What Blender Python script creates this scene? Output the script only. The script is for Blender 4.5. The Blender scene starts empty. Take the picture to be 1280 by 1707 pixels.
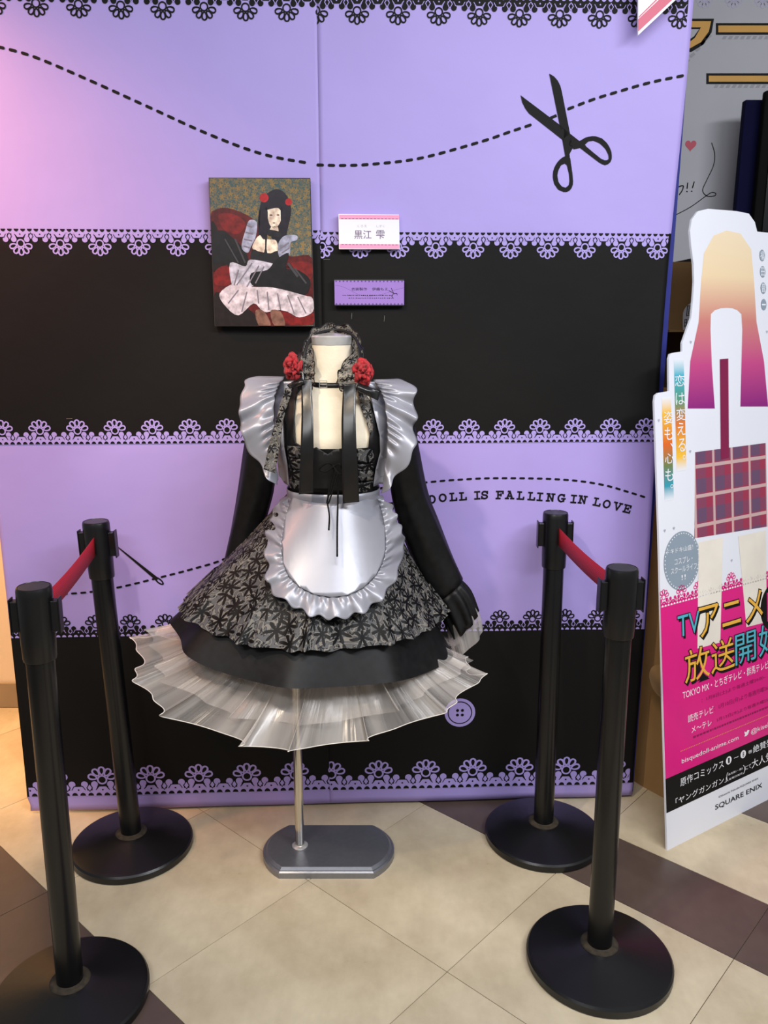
import bpy, bmesh, math, random
from mathutils import Vector, Matrix
random.seed(7)
PI = math.pi
scene = bpy.context.scene
COL = scene.collection

# ------------------------------------------------------------------ camera, light, exposure
cam_d = bpy.data.cameras.new('camera')
cam = bpy.data.objects.new('camera', cam_d); COL.objects.link(cam)
cam.location = (0, 0, 1.47)
cam.rotation_euler = (math.radians(90 - 13.0), 0, 0)
cam_d.sensor_fit = 'HORIZONTAL'; cam_d.sensor_width = 36.0
cam_d.lens = 1380.0 / 1280.0 * 36.0
cam_d.clip_start = 0.05
scene.camera = cam
scene.view_settings.view_transform = 'Standard'
scene.view_settings.look = 'None'
scene.view_settings.gamma = 1.0
scene.view_settings.use_curve_mapping = False
scene.view_settings.exposure = 0.35

world = bpy.data.worlds.new('shop_ambience'); scene.world = world
world.use_nodes = True
bg = world.node_tree.nodes.get('Background') or world.node_tree.nodes.new('ShaderNodeBackground')
wo = world.node_tree.nodes.get('World Output') or world.node_tree.nodes.new('ShaderNodeOutputWorld')
world.node_tree.links.new(bg.outputs[0], wo.inputs[0])
bg.inputs[0].default_value = (0.92, 0.95, 1.0, 1); bg.inputs[1].default_value = 0.20

def lamp(name, kind, loc, target, energy, color, **kw):
    d = bpy.data.lights.new(name, kind); d.energy = energy; d.color = color
    for k, v in kw.items(): setattr(d, k, v)
    o = bpy.data.objects.new(name, d); COL.objects.link(o); o.location = loc
    o.rotation_euler = (Vector(target) - Vector(loc)).to_track_quat('-Z', 'Y').to_euler()
    return o
# fluorescent ceiling troffers over the aisle
lamp('ceiling_troffer', 'AREA', (0.55, 0.35, 2.85), (0.55, 0.75, 0), 36, (0.93, 0.95, 1.0), shape='RECTANGLE', size=1.3, size_y=0.3)
lamp('ceiling_troffer', 'AREA', (-1.1, -0.6, 2.85), (-1.0, 0.2, 0), 24, (0.97, 0.97, 1.0), shape='RECTANGLE', size=1.3, size_y=0.3)
lamp('ceiling_troffer', 'AREA', (1.9, 0.3, 2.85), (1.5, 1.4, 0.6), 38, (0.93, 0.95, 1.0), shape='RECTANGLE', size=1.3, size_y=0.3)
# warm ceiling spots: one on the costume, one washing the cream wall on the left
lamp('ceiling_spot', 'SPOT', (-0.75, 0.75, 2.8), (-0.15, 2.0, 1.05), 75, (1.0, 0.82, 0.62), spot_size=0.75, spot_blend=0.7, shadow_soft_size=0.05)
lamp('wall_washer', 'SPOT', (-1.75, 2.2, 2.6), (-1.62, 2.85, 0.5), 300, (1.0, 0.56, 0.22), spot_size=1.0, spot_blend=0.9, shadow_soft_size=0.08)
lamp('wall_washer', 'SPOT', (-1.72, 1.55, 2.5), (-1.22, 2.26, 1.72), 105, (1.0, 0.40, 0.24), spot_size=1.25, spot_blend=1.0, shadow_soft_size=0.1)

# ------------------------------------------------------------------ materials
def lin(c):
    def f(x):
        x /= 255.0
        return x / 12.92 if x <= 0.04045 else ((x + 0.055) / 1.055) ** 2.4
    return (f(c[0]), f(c[1]), f(c[2]), 1.0)
MATS = {}
def mat(name, rgb, rough=0.5, metal=0.0, vary=0.08, scale=8.0, bump=0.0, bscale=60.0, spec=0.5, coat=0.0, sheen=0.0, alpha=1.0):
    """procedural principled material: base colour with a gentle noise variation and an optional noise bump"""
    if name in MATS: return MATS[name]
    m = bpy.data.materials.new(name); m.use_nodes = True
    nt = m.node_tree; p = nt.nodes['Principled BSDF']
    tc = nt.nodes.new('ShaderNodeTexCoord')
    n = nt.nodes.new('ShaderNodeTexNoise'); n.inputs['Scale'].default_value = scale; n.inputs['Detail'].default_value = 4
    nt.links.new(tc.outputs['Object'], n.inputs['Vector'])
    r = nt.nodes.new('ShaderNodeValToRGB')
    c = lin(rgb)
    r.color_ramp.elements[0].position = 0.3; r.color_ramp.elements[1].position = 0.7
    r.color_ramp.elements[0].color = tuple(max(0, x * (1 - vary)) for x in c[:3]) + (1,)
    r.color_ramp.elements[1].color = tuple(min(1, x * (1 + vary)) for x in c[:3]) + (1,)
    nt.links.new(n.outputs['Fac'], r.inputs['Fac']); nt.links.new(r.outputs['Color'], p.inputs['Base Color'])
    p.inputs['Roughness'].default_value = rough; p.inputs['Metallic'].default_value = metal
    p.inputs['Specular IOR Level'].default_value = spec
    p.inputs['Coat Weight'].default_value = coat; p.inputs['Sheen Weight'].default_value = sheen
    p.inputs['Alpha'].default_value = alpha
    if bump > 0:
        n2 = nt.nodes.new('ShaderNodeTexNoise'); n2.inputs['Scale'].default_value = bscale; n2.inputs['Detail'].default_value = 5
        nt.links.new(tc.outputs['Object'], n2.inputs['Vector'])
        b = nt.nodes.new('ShaderNodeBump'); b.inputs['Strength'].default_value = bump; b.inputs['Distance'].default_value = 0.01
        nt.links.new(n2.outputs['Fac'], b.inputs['Height']); nt.links.new(b.outputs['Normal'], p.inputs['Normal'])
    MATS[name] = m
    return m

def N(nt, t, **kw):
    n = nt.nodes.new('ShaderNode' + t)
    for k, v in kw.items(): setattr(n, k, v)
    return n
def math_node(nt, op, a, b=None):
    n = N(nt, 'Math', operation=op)
    for i, v in enumerate((a, b)):
        if v is None: continue
        if isinstance(v, (int, float)): n.inputs[i].default_value = v
        else: nt.links.new(v, n.inputs[i])
    return n.outputs[0]

def floral_mask(nt, vec, scale, petals, big, rnd=0.75):
    """1 inside small petalled flowers scattered on voronoi cells of the uv plane"""
    v = N(nt, 'TexVoronoi', voronoi_dimensions='2D'); v.inputs['Scale'].default_value = scale; v.inputs['Randomness'].default_value = rnd
    nt.links.new(vec, v.inputs['Vector'])
    sub = N(nt, 'VectorMath', operation='SUBTRACT')
    nt.links.new(vec, sub.inputs[0]); nt.links.new(v.outputs['Position'], sub.inputs[1])
    sep = N(nt, 'SeparateXYZ'); nt.links.new(sub.outputs[0], sep.inputs[0])
    ang = math_node(nt, 'ARCTAN2', sep.outputs[1], sep.outputs[0])
    colr = N(nt, 'SeparateColor'); nt.links.new(v.outputs['Color'], colr.inputs[0])
    ang = math_node(nt, 'ADD', math_node(nt, 'MULTIPLY', ang, petals), math_node(nt, 'MULTIPLY', colr.outputs[0], 6.28))
    co = math_node(nt, 'COSINE', ang)
    rad = math_node(nt, 'ADD', math_node(nt, 'MULTIPLY', co, big * 0.38), big * 0.62)
    d = math_node(nt, 'MULTIPLY', v.outputs['Distance'], 1.0)
    return math_node(nt, 'LESS_THAN', d, rad)

def brocade(name, ground, ink, light, scale=30.0, rough=0.45, petals=7, big=0.42, lighten=0.5, holes=0.0):
    if name in MATS: return MATS[name]
    m = bpy.data.materials.new(name); m.use_nodes = True
    nt = m.node_tree; p = nt.nodes['Principled BSDF']
    uv = N(nt, 'TexCoord').outputs['UV']
    fl = floral_mask(nt, uv, scale, petals, big)
    fl2 = floral_mask(nt, uv, scale * 1.9, 5, 0.34, 1.0)
    # scrolling vines: thin iso-lines of a noise field
    n = N(nt, 'TexNoise', noise_dimensions='2D'); n.inputs['Scale'].default_value = scale * 1.1; n.inputs['Detail'].default_value = 2.0
    nt.links.new(uv, n.inputs['Vector'])
    w = math_node(nt, 'SINE', math_node(nt, 'MULTIPLY', n.outputs['Fac'], 38.0))
    vine = math_node(nt, 'GREATER_THAN', w, 0.35)
    mixa = N(nt, 'MixRGB'); mixa.inputs[1].default_value = lin(ground); mixa.inputs[2].default_value = lin(light)
    nt.links.new(math_node(nt, 'MULTIPLY', vine, lighten), mixa.inputs[0])
    ink_m = math_node(nt, 'MAXIMUM', fl, math_node(nt, 'MULTIPLY', fl2, math_node(nt, 'LESS_THAN', w, 0.1)))
    outline = math_node(nt, 'LESS_THAN', math_node(nt, 'ABSOLUTE', math_node(nt, 'SUBTRACT', w, 0.35)), 0.16)
    ink_m = math_node(nt, 'MAXIMUM', ink_m, outline)
    mixb = N(nt, 'MixRGB'); mixb.inputs[2].default_value = lin(ink)
    nt.links.new(ink_m, mixb.inputs[0]); nt.links.new(mixa.outputs[0], mixb.inputs[1])
    nt.links.new(mixb.outputs[0], p.inputs['Base Color'])
    p.inputs['Roughness'].default_value = rough
    p.inputs['Specular IOR Level'].default_value = 0.2
    bp = N(nt, 'Bump'); bp.inputs['Strength'].default_value = 0.25; bp.inputs['Distance'].default_value = 0.002
    nt.links.new(ink_m, bp.inputs['Height']); nt.links.new(bp.outputs[0], p.inputs['Normal'])
    if holes > 0:
        al = math_node(nt, 'MAXIMUM', math_node(nt, 'MULTIPLY', ink_m, 1.0), 1.0 - holes)
        nt.links.new(al, p.inputs['Alpha'])
    MATS[name] = m
    return m

def organza(name, rgb, opacity):
    if name in MATS: return MATS[name]
    m = bpy.data.materials.new(name); m.use_nodes = True
    nt = m.node_tree; p = nt.nodes['Principled BSDF']; out = nt.nodes['Material Output']
    p.inputs['Base Color'].default_value = lin(rgb); p.inputs['Roughness'].default_value = 0.2
    p.inputs['Specular IOR Level'].default_value = 0.9; p.inputs['Sheen Weight'].default_value = 0.3
    uv = N(nt, 'TexCoord').outputs['UV']
    mp = N(nt, 'Mapping'); mp.inputs['Scale'].default_value = (1.0, 0.10, 1); nt.links.new(uv, mp.inputs[0])
    n = N(nt, 'TexNoise', noise_dimensions='2D'); n.inputs['Scale'].default_value = 15; n.inputs['Detail'].default_value = 4; n.inputs['Distortion'].default_value = 0.8
    nt.links.new(mp.outputs[0], n.inputs['Vector'])
    bp = N(nt, 'Bump'); bp.inputs['Strength'].default_value = 0.9; bp.inputs['Distance'].default_value = 0.012
    nt.links.new(n.outputs['Fac'], bp.inputs['Height']); nt.links.new(bp.outputs[0], p.inputs['Normal'])
    tr = N(nt, 'BsdfTransparent'); tr.inputs[0].default_value = (1, 0.99, 0.98, 1)
    tl = N(nt, 'BsdfTranslucent'); tl.inputs[0].default_value = lin(rgb)
    mx0 = N(nt, 'MixShader'); mx0.inputs[0].default_value = 0.35
    nt.links.new(p.outputs[0], mx0.inputs[1]); nt.links.new(tl.outputs[0], mx0.inputs[2])
    mx = N(nt, 'MixShader')
    nt.links.new(math_node(nt, 'ADD', math_node(nt, 'MULTIPLY', math_node(nt, 'SUBTRACT', n.outputs['Fac'], 0.5), 1.1), opacity), mx.inputs[0])
    nt.links.new(tr.outputs[0], mx.inputs[1]); nt.links.new(mx0.outputs[0], mx.inputs[2])
    nt.links.new(mx.outputs[0], out.inputs['Surface'])
    MATS[name] = m
    return m

def gradient(name, stops, axis=2, lo=0.0, hi=1.0, rough=0.4):
    """print with a vertical colour ramp in the object's own metres"""
    m = bpy.data.materials.new(name); m.use_nodes = True
    nt = m.node_tree; p = nt.nodes['Principled BSDF']
    sep = N(nt, 'SeparateXYZ'); nt.links.new(N(nt, 'TexCoord').outputs['Object'], sep.inputs[0])
    mr = N(nt, 'MapRange'); mr.inputs[1].default_value = lo; mr.inputs[2].default_value = hi
    nt.links.new(sep.outputs[axis], mr.inputs[0])
    r = N(nt, 'ValToRGB'); els = r.color_ramp.elements
    while len(els) < len(stops): els.new(0.5)
    for e, (pos, c) in zip(els, stops): e.position = pos; e.color = lin(c)
    nt.links.new(mr.outputs[0], r.inputs[0]); nt.links.new(r.outputs[0], p.inputs['Base Color'])
    p.inputs['Roughness'].default_value = rough
    return m

# ------------------------------------------------------------------ object helpers
def link(name, me, mats, parent=None, smooth=False):
    if not isinstance(mats, (list, tuple)): mats = [mats]
    for m in mats: me.materials.append(m)
    o = bpy.data.objects.new(name, me); COL.objects.link(o)
    if parent: o.parent = parent
    if smooth: me.polygons.foreach_set('use_smooth', [True] * len(me.polygons))
    return o
def tag(o, label, cat, group=None):
    o['label'] = label; o['category'] = cat
    if group: o['group'] = group
    return o
def thing(name, label, cat, loc=(0, 0, 0), group=None, rot=None):
    o = bpy.data.objects.new(name, None); COL.objects.link(o); o.location = loc
    o.empty_display_size = 0.05
    if rot is not None: o.rotation_euler = rot.to_euler()
    return tag(o, label, cat, group)
def structure(o):
    o['kind'] = 'structure'; return o

class PM:
    """polygon collector -> one mesh"""
    def __init__(s): s.v = []; s.f = []; s.mi = []; s.uv = []
    def face(s, pts, mi=0):
        b = len(s.v); s.v += [tuple(p) for p in pts]; s.f.append(tuple(range(b, b + len(pts)))); s.mi.append(mi)
    def box(s, x0, x1, y0, y1, z0, z1, mi=0):
        c = [(x0,y0,z0),(x1,y0,z0),(x1,y1,z0),(x0,y1,z0),(x0,y0,z1),(x1,y0,z1),(x1,y1,z1),(x0,y1,z1)]
        b = len(s.v); s.v += c
        for q in ((3,2,1,0),(4,5,6,7),(0,1,5,4),(1,2,6,5),(2,3,7,6),(3,0,4,7)):
            s.f.append(tuple(b + i for i in q)); s.mi.append(mi)
    def prism(s, pts, y0, y1, mi=0):
        """outline in (x,z) extruded along y from y0 (front) to y1"""
        n = len(pts); b = len(s.v)
        ar = sum(pts[i][0]*pts[(i+1)%n][1]-pts[(i+1)%n][0]*pts[i][1] for i in range(n))
        if ar < 0: pts = pts[::-1]
        s.v += [(p[0], y0, p[1]) for p in pts] + [(p[0], y1, p[1]) for p in pts]
        s.f.append(tuple(b + i for i in range(n))); s.mi.append(mi)
        s.f.append(tuple(b + n + i for i in reversed(range(n)))); s.mi.append(mi)
        for i in range(n):
            j = (i + 1) % n; s.f.append((b+i, b+n+i, b+n+j, b+j)); s.mi.append(mi)
    def lathe(s, prof, seg=32, c=(0,0), mi=0, cap=True):
        b = len(s.v); m = len(prof)
        for r, z in prof:
            for k in range(seg):
                a = 2*PI*k/seg; s.v.append((c[0]+r*math.cos(a), c[1]+r*math.sin(a), z))
        for i in range(m-1):
            for k in range(seg):
                k2 = (k+1) % seg
                s.f.append((b+i*seg+k, b+i*seg+k2, b+(i+1)*seg+k2, b+(i+1)*seg+k)); s.mi.append(mi)
        if cap:
            s.f.append(tuple(b+k for k in reversed(range(seg)))); s.mi.append(mi)
            s.f.append(tuple(b+(m-1)*seg+k for k in range(seg))); s.mi.append(mi)
    def tube(s, pts, r, seg=8, mi=0, closed=False):
        pts = [Vector(p) for p in pts]; n = len(pts); b = len(s.v)
        rr = r if isinstance(r, (list, tuple)) else [r]*n
        up = Vector((0.13, 0.21, 0.97))
        for i, p in enumerate(pts):
            if closed: d = pts[(i+1)%n] - pts[i-1]
            else: d = pts[min(n-1,i+1)] - pts[max(0,i-1)]
            d.normalize(); x = d.cross(up)
            if x.length < 1e-4: x = d.cross(Vector((1,0,0)))
            x.normalize(); y = d.cross(x)
            for k in range(seg):
                a = 2*PI*k/seg; s.v.append(tuple(p + rr[i]*(math.cos(a)*x + math.sin(a)*y)))
        for i in range(n if closed else n-1):
            j = (i+1) % n
            for k in range(seg):
                k2 = (k+1)%seg
                s.f.append((b+i*seg+k, b+i*seg+k2, b+j*seg+k2, b+j*seg+k)); s.mi.append(mi)
        if not closed:
            s.f.append(tuple(b+k for k in reversed(range(seg)))); s.mi.append(mi)
            s.f.append(tuple(b+(n-1)*seg+k for k in range(seg))); s.mi.append(mi)
    def mesh(s, name='m'):
        me = bpy.data.meshes.new(name); me.from_pydata(s.v, [], s.f); me.update()
        me.polygons.foreach_set('material_index', s.mi); me.update()
        return me
    def build(s, name, mats, parent=None, smooth=False, bevel=0.0, autosmooth=False):
        o = link(name, s.mesh(name), mats, parent, smooth)
        if bevel:
            md = o.modifiers.new('bevel', 'BEVEL'); md.width = bevel; md.segments = 2; md.limit_method = 'ANGLE'; md.angle_limit = math.radians(40)
        return o

def smooth_by_angle(o, deg=35):
    me = o.data; bm = bmesh.new(); bm.from_mesh(me)
    for f in bm.faces: f.smooth = True
    for e in bm.edges:
        if len(e.link_faces) == 2 and e.calc_face_angle(0) > math.radians(deg): e.smooth = False
    bm.to_mesh(me); bm.free()

def gridmesh(fn, nu, nv, closed_u=False, uvs=(1, 1)):
    """fn(s,t)->xyz over [0,1]^2; uv layer scaled to metres by uvs"""
    V = []; F = []; UV = []
    cu = nu if closed_u else nu + 1
    for j in range(nv + 1):
        for i in range(cu): V.append(tuple(fn(i / nu, j / nv)))
    for j in range(nv):
        for i in range(nu):
            i2 = (i + 1) % cu
            F.append((j*cu+i, j*cu+i2, (j+1)*cu+i2, (j+1)*cu+i))
            UV += [(i/nu, j/nv), ((i+1)/nu, j/nv), ((i+1)/nu, (j+1)/nv), (i/nu, (j+1)/nv)]
    me = bpy.data.meshes.new('grid'); me.from_pydata(V, [], F)
    ul = me.uv_layers.new(name='UVMap')
    for k, (a, b) in enumerate(UV): ul.data[k].uv = (a * uvs[0], b * uvs[1])
    me.update(); return me

def poly_sheet(polys, fn, step=0.03, mi=None):
    """flat polygons in (x,z), cut into a fine mesh and laid on the surface y=fn(x,z); uv = (x,z)"""
    bm = bmesh.new()
    for k, pl in enumerate(polys):
        vs = [bm.verts.new((p[0], 0, p[1])) for p in pl]
        f = bm.faces.new(vs); f.material_index = mi[k] if mi else 0
    bm.normal_update()
    bmesh.ops.triangulate(bm, faces=bm.faces[:])
    if step:
        xs = [v.co.x for v in bm.verts]; zs = [v.co.z for v in bm.verts]
        for ax, lo, hi in ((0, min(xs), max(xs)), (2, min(zs), max(zs))):
            a = math.floor(lo/step)*step + step
            while a < hi:
                no = Vector((0,0,0)); no[ax] = 1; co = Vector((0,0,0)); co[ax] = a
                bmesh.ops.bisect_plane(bm, geom=bm.verts[:]+bm.edges[:]+bm.faces[:], dist=1e-6, plane_co=co, plane_no=no)
                a += step
    ul = bm.loops.layers.uv.new('UVMap')
    for f in bm.faces:
        for l in f.loops: l[ul].uv = (l.vert.co.x, l.vert.co.z)
    for v in bm.verts: v.co.y = fn(v.co.x, v.co.z)
    bm.normal_update()
    for f in bm.faces:
        if f.normal.y > 0: f.normal_flip()
    me = bpy.data.meshes.new('sheet'); bm.to_mesh(me); bm.free(); return me

def catmull(pts, n):
    """n+1 points on a smooth curve through pts"""
    P_ = [Vector(p) for p in pts]; P_ = [2*P_[0]-P_[1]] + P_ + [2*P_[-1]-P_[-2]]
    m = len(P_) - 3; out = []
    for k in range(n + 1):
        t = k / n * m; i = min(int(t), m - 1); f = t - i
        a, b, c, d = P_[i:i+4]
        out.append(0.5*((2*b) + (c-a)*f + (2*a-5*b+4*c-d)*f*f + (3*b-a-3*c+d)*f**3))
    return out
def resample(pts, n, closed=True):
    P_ = [Vector(p) for p in pts]
    if closed: P_ = P_ + [P_[0]]
    L = [0]
    for a, b in zip(P_, P_[1:]): L.append(L[-1] + (b-a).length)
    out = []
    for k in range(n):
        d = L[-1]*k/(n if closed else n-1); i = 0
        while i < len(L)-2 and L[i+1] < d: i += 1
        f = (d-L[i])/max(1e-9, L[i+1]-L[i]); out.append(P_[i].lerp(P_[i+1], min(1, f)))
    return out
def solidify(o, t, off=0):
    md = o.modifiers.new('thickness', 'SOLIDIFY'); md.thickness = t; md.offset = off; return o

_txt = {}
def text_polys(s, offset=0.0):
    """filled glyph mesh of a string from the built-in font, normalised to its bounding box"""
    key = (s, offset)
    if key not in _txt:
        c = bpy.data.curves.new('glyphs', 'FONT'); c.body = s; c.resolution_u = 3; c.offset = offset
        o = bpy.data.objects.new('glyphs', c); COL.objects.link(o)
        dg = bpy.context.evaluated_depsgraph_get()
        me = bpy.data.meshes.new_from_object(o.evaluated_get(dg))
        V = [v.co.copy() for v in me.vertices]; F = [tuple(p.vertices) for p in me.polygons]
        bpy.data.objects.remove(o); bpy.data.curves.remove(c); bpy.data.meshes.remove(me)
        _txt[key] = (V, F)
    return _txt[key]
def put_text(pm, s, x0, z0, x1, z1, y, mi=0, offset=0.0, shear=0.0, ref=None):
    """writes s into the rectangle (x0..x1, z0..z1) of the plane y"""
    V, F = text_polys(s, offset)
    R = V if ref is None else text_polys(s, ref)[0]
    ax, bx = min(v.x for v in R), max(v.x for v in R); ay, by = min(v.y for v in R), max(v.y for v in R)
    b = len(pm.v)
    for v in V:
        tx = (v.x-ax)/(bx-ax); ty = (v.y-ay)/(by-ay)
        pm.v.append((x0+tx*(x1-x0)+shear*ty*(z1-z0), y, z0+ty*(z1-z0)))
    for f in F: pm.f.append(tuple(b+i for i in f)); pm.mi.append(mi)

# 2-D print shapes appended to a list of polygons (x,z)
def disc(c, r, n=14, a0=0.0, a1=2*PI, rz=None):
    rz = rz or r
    k = n if abs(a1-a0-2*PI) < 1e-6 else n+1
    return [(c[0]+r*math.cos(a0+(a1-a0)*i/n), c[1]+rz*math.sin(a0+(a1-a0)*i/n)) for i in range(k)]
def ring(outer, inner, n=28):
    a = resample([(p[0], p[1], 0) for p in outer], n); b = resample([(p[0], p[1], 0) for p in inner], n)
    return [[(a[i].x,a[i].y),(a[(i+1)%n].x,a[(i+1)%n].y),(b[(i+1)%n].x,b[(i+1)%n].y),(b[i].x,b[i].y)] for i in range(n)]
def stroke(p, q, w, ext=0.0):
    d = Vector((q[0]-p[0], q[1]-p[1])); L = d.length; d /= L; n = Vector((-d.y, d.x))*w/2
    p = Vector(p) - d*ext; q = Vector(q) + d*ext
    return [tuple(p+n), tuple(q+n), tuple(q-n), tuple(p-n)][::-1]
def capsule(p, q, w):
    a = math.atan2(q[1]-p[1], q[0]-p[0])
    return disc(q, w/2, 5, a-PI/2, a+PI/2) + disc(p, w/2, 5, a+PI/2, a+3*PI/2)
def dashes(pts, dash, period, w):
    L = 0; out = []; P_ = resample([(p[0], p[1], 0) for p in catmull([(a,b,0) for a,b in pts], 120)], 1200, False)
    tot = sum((b-a).length for a, b in zip(P_, P_[1:])); st = tot/1199
    d = 0
    while d + dash < tot:
        a = P_[int(d/st)]; b = P_[min(1199, int((d+dash)/st))]
        out.append(capsule((a.x,a.y), (b.x,b.y), w)); d += period
    return out
def lace(x_first, x_last, n, base, pitch, up, xmin, xmax, extra=1):
    """edging of five-petal flowers on a scalloped band; returns (ink polygons, hole polygons)"""
    ink = []; hole = []; sgn = 1 if up else -1
    step = (x_last-x_first)/max(1, n-1) if n > 1 else pitch
    k = step
    def T(c, x, z): return (c + x*k, base + sgn*z*k)
    def tr(c, pl):
        q = [T(c, x, z) for x, z in pl]
        q = [(min(max(a, xmin), xmax), b) for a, b in q]
        return q
    def keep(pl): return max(p[0] for p in pl)-min(p[0] for p in pl) > 1e-4
    cs = [x_first + i*step for i in range(-extra, n+extra)]
    for c in cs:
        if c < xmin - k*.6 or c > xmax + k*.6: continue
        A_ = []; H_ = []
        for a in (19, 55, 90, 125, 161):
            ar = math.radians(a); d = Vector((math.cos(ar), math.sin(ar)))
            def el(l, w, off):
                pts = []
                for i in range(12):
                    t = 2*PI*i/12; x = off+l*math.cos(t); y = w*math.sin(t)*(1+0.25*math.cos(t))
                    pts.append((d.x*x - d.y*y, 0.37 + d.y*x + d.x*y))
                return pts
            o_, i_ = el(.105, .075, .205), el(.07, .036, .205)
            A_ += [[o_[i], o_[(i+1)%12], i_[(i+1)%12], i_[i]] for i in range(12)]
        o_ = disc((0,.37), .108, 14); i_ = disc((0,.37), .072, 14)
        A_ += [[o_[i], o_[(i+1)%14], i_[(i+1)%14], i_[i]] for i in range(14)]
        for bx in (-.37, -.165, .165, .37):
            A_.append(disc((bx, .27), .072, 12)); A_.append([(bx-.045,.1),(bx+.045,.1),(bx+.05,.25),(bx-.05,.25)])
        A_ += [[(-.5+i/8,0),(-.5+(i+1)/8,0),(-.5+(i+1)/8,.13),(-.5+i/8,.13)] for i in range(8)]
        for bx, s in ((0, 1), (.5, 1)):
            A_.append([(bx-.14,.12),(bx+.14,.12),(bx+.07,.215),(bx-.07,.215)])
        for bx in (-.27, .27):
            A_.append([(bx,.12),(bx+.045,.19),(bx,.27),(bx-.045,.19)])
            H_.append([(bx-.05,.19),(bx,.27),(bx,.30),(bx-.07,.19)]); H_.append([(bx+.05,.19),(bx+.07,.19),(bx,.30),(bx,.27)])
            H_.append([(bx-.05,.19),(bx-.07,.19),(bx,.10),(bx,.125)]); H_.append([(bx+.05,.19),(bx,.125),(bx,.10),(bx+.07,.19)])
        for bx in (0, .5):
            H_.append(disc((bx,.145), .02, 6))
            for s in (-1, 1): H_.append([(bx+s*.075,.235),(bx+s*.095,.235),(bx+s*.15,.14),(bx+s*.135,.135)][::s])
        for i in range(6):
            H_.append(disc((-.5+(i+.5)/6, .012), .06, 8, 0, PI, .068))
        ink += [q for q in (tr(c, p) for p in A_) if keep(q)]; hole += [q for q in (tr(c, p) for p in H_) if keep(q)]
    return ink, hole

# ------------------------------------------------------------------ shared palette
LAV = mat('lavender_print', (172, 155, 222), 0.55, vary=0.03, scale=3, bump=0.35, bscale=5)
INK = mat('black_print', (17, 16, 15), 0.65, vary=0.06, scale=5, bump=0.35, bscale=5, spec=0.2)
WHITE = mat('white_card', (236, 236, 240), 0.45, vary=0.01)
CREAM = mat('cream_wall', (226, 208, 178), 0.7, vary=0.02, bump=0.05, bscale=120)
CARD = mat('brown_cardboard', (150, 116, 72), 0.8, vary=0.06, scale=5, bump=0.05, bscale=90)
BLUE = mat('blue_cloth', (28, 36, 120), 0.75, vary=0.1, scale=20)
BLACKP = mat('black_plastic', (11, 11, 12), 0.32, vary=0.15, scale=20, bump=0.03, bscale=300)
BLACKM = mat('black_paint', (10, 10, 11), 0.27, vary=0.2, scale=12)

# ------------------------------------------------------------------ floor
ANG = math.radians(47.5)
E1 = Vector((math.cos(ANG), math.sin(ANG), 0)); E2 = Vector((math.sin(ANG), -math.cos(ANG), 0))
def tilemat(name, a, b, rough):
    m = bpy.data.materials.new(name); m.use_nodes = True
    nt = m.node_tree; p = nt.nodes['Principled BSDF']
    tc = N(nt, 'TexCoord').outputs['Object']
    n = N(nt, 'TexNoise'); n.inputs['Scale'].default_value = 3.2; n.inputs['Detail'].default_value = 7; n.inputs['Roughness'].default_value = 0.65
    nt.links.new(tc, n.inputs['Vector'])
    mp = N(nt, 'Mapping'); mp.inputs['Rotation'].default_value = (0, 0, 0.9); mp.inputs['Scale'].default_value = (60, 22, 9); nt.links.new(tc, mp.inputs[0])
    s = N(nt, 'TexNoise'); s.inputs['Scale'].default_value = 1.0; s.inputs['Detail'].default_value = 4; nt.links.new(mp.outputs[0], s.inputs['Vector'])
    f = math_node(nt, 'ADD', math_node(nt, 'MULTIPLY', n.outputs['Fac'], 0.9), math_node(nt, 'MULTIPLY', s.outputs['Fac'], 0.1))
    r = N(nt, 'ValToRGB'); r.color_ramp.elements[0].position = 0.32; r.color_ramp.elements[1].position = 0.66
    r.color_ramp.elements[0].color = lin(a); r.color_ramp.elements[1].color = lin(b)
    nt.links.new(f, r.inputs[0]); nt.links.new(r.outputs[0], p.inputs['Base Color'])
    rr = N(nt, 'MapRange'); rr.inputs[3].default_value = rough - 0.08; rr.inputs[4].default_value = rough + 0.12
    nt.links.new(n.outputs['Fac'], rr.inputs[0]); nt.links.new(rr.outputs[0], p.inputs['Roughness'])
    return m
TILE_L = tilemat('beige_vinyl', (172, 156, 128), (210, 196, 167), 0.28)
TILE_D = tilemat('brown_vinyl', (74, 60, 54), (94, 79, 71), 0.30)
pm = PM(); pm.box(-3.2, 3.2, -2.0, 4.6, -0.05, -0.003)
fl = structure(pm.build('floor', mat('floor_joint', (95, 80, 62), 0.7)))
s_lines = [-0.80, -0.35, 0.07, 0.555, 0.805, 1.30, 1.79, 2.04, 2.41, 2.66, 3.15, 3.64]
t_lines = [-1.468 + 0.475*k for k in range(-4, 9)]
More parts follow.
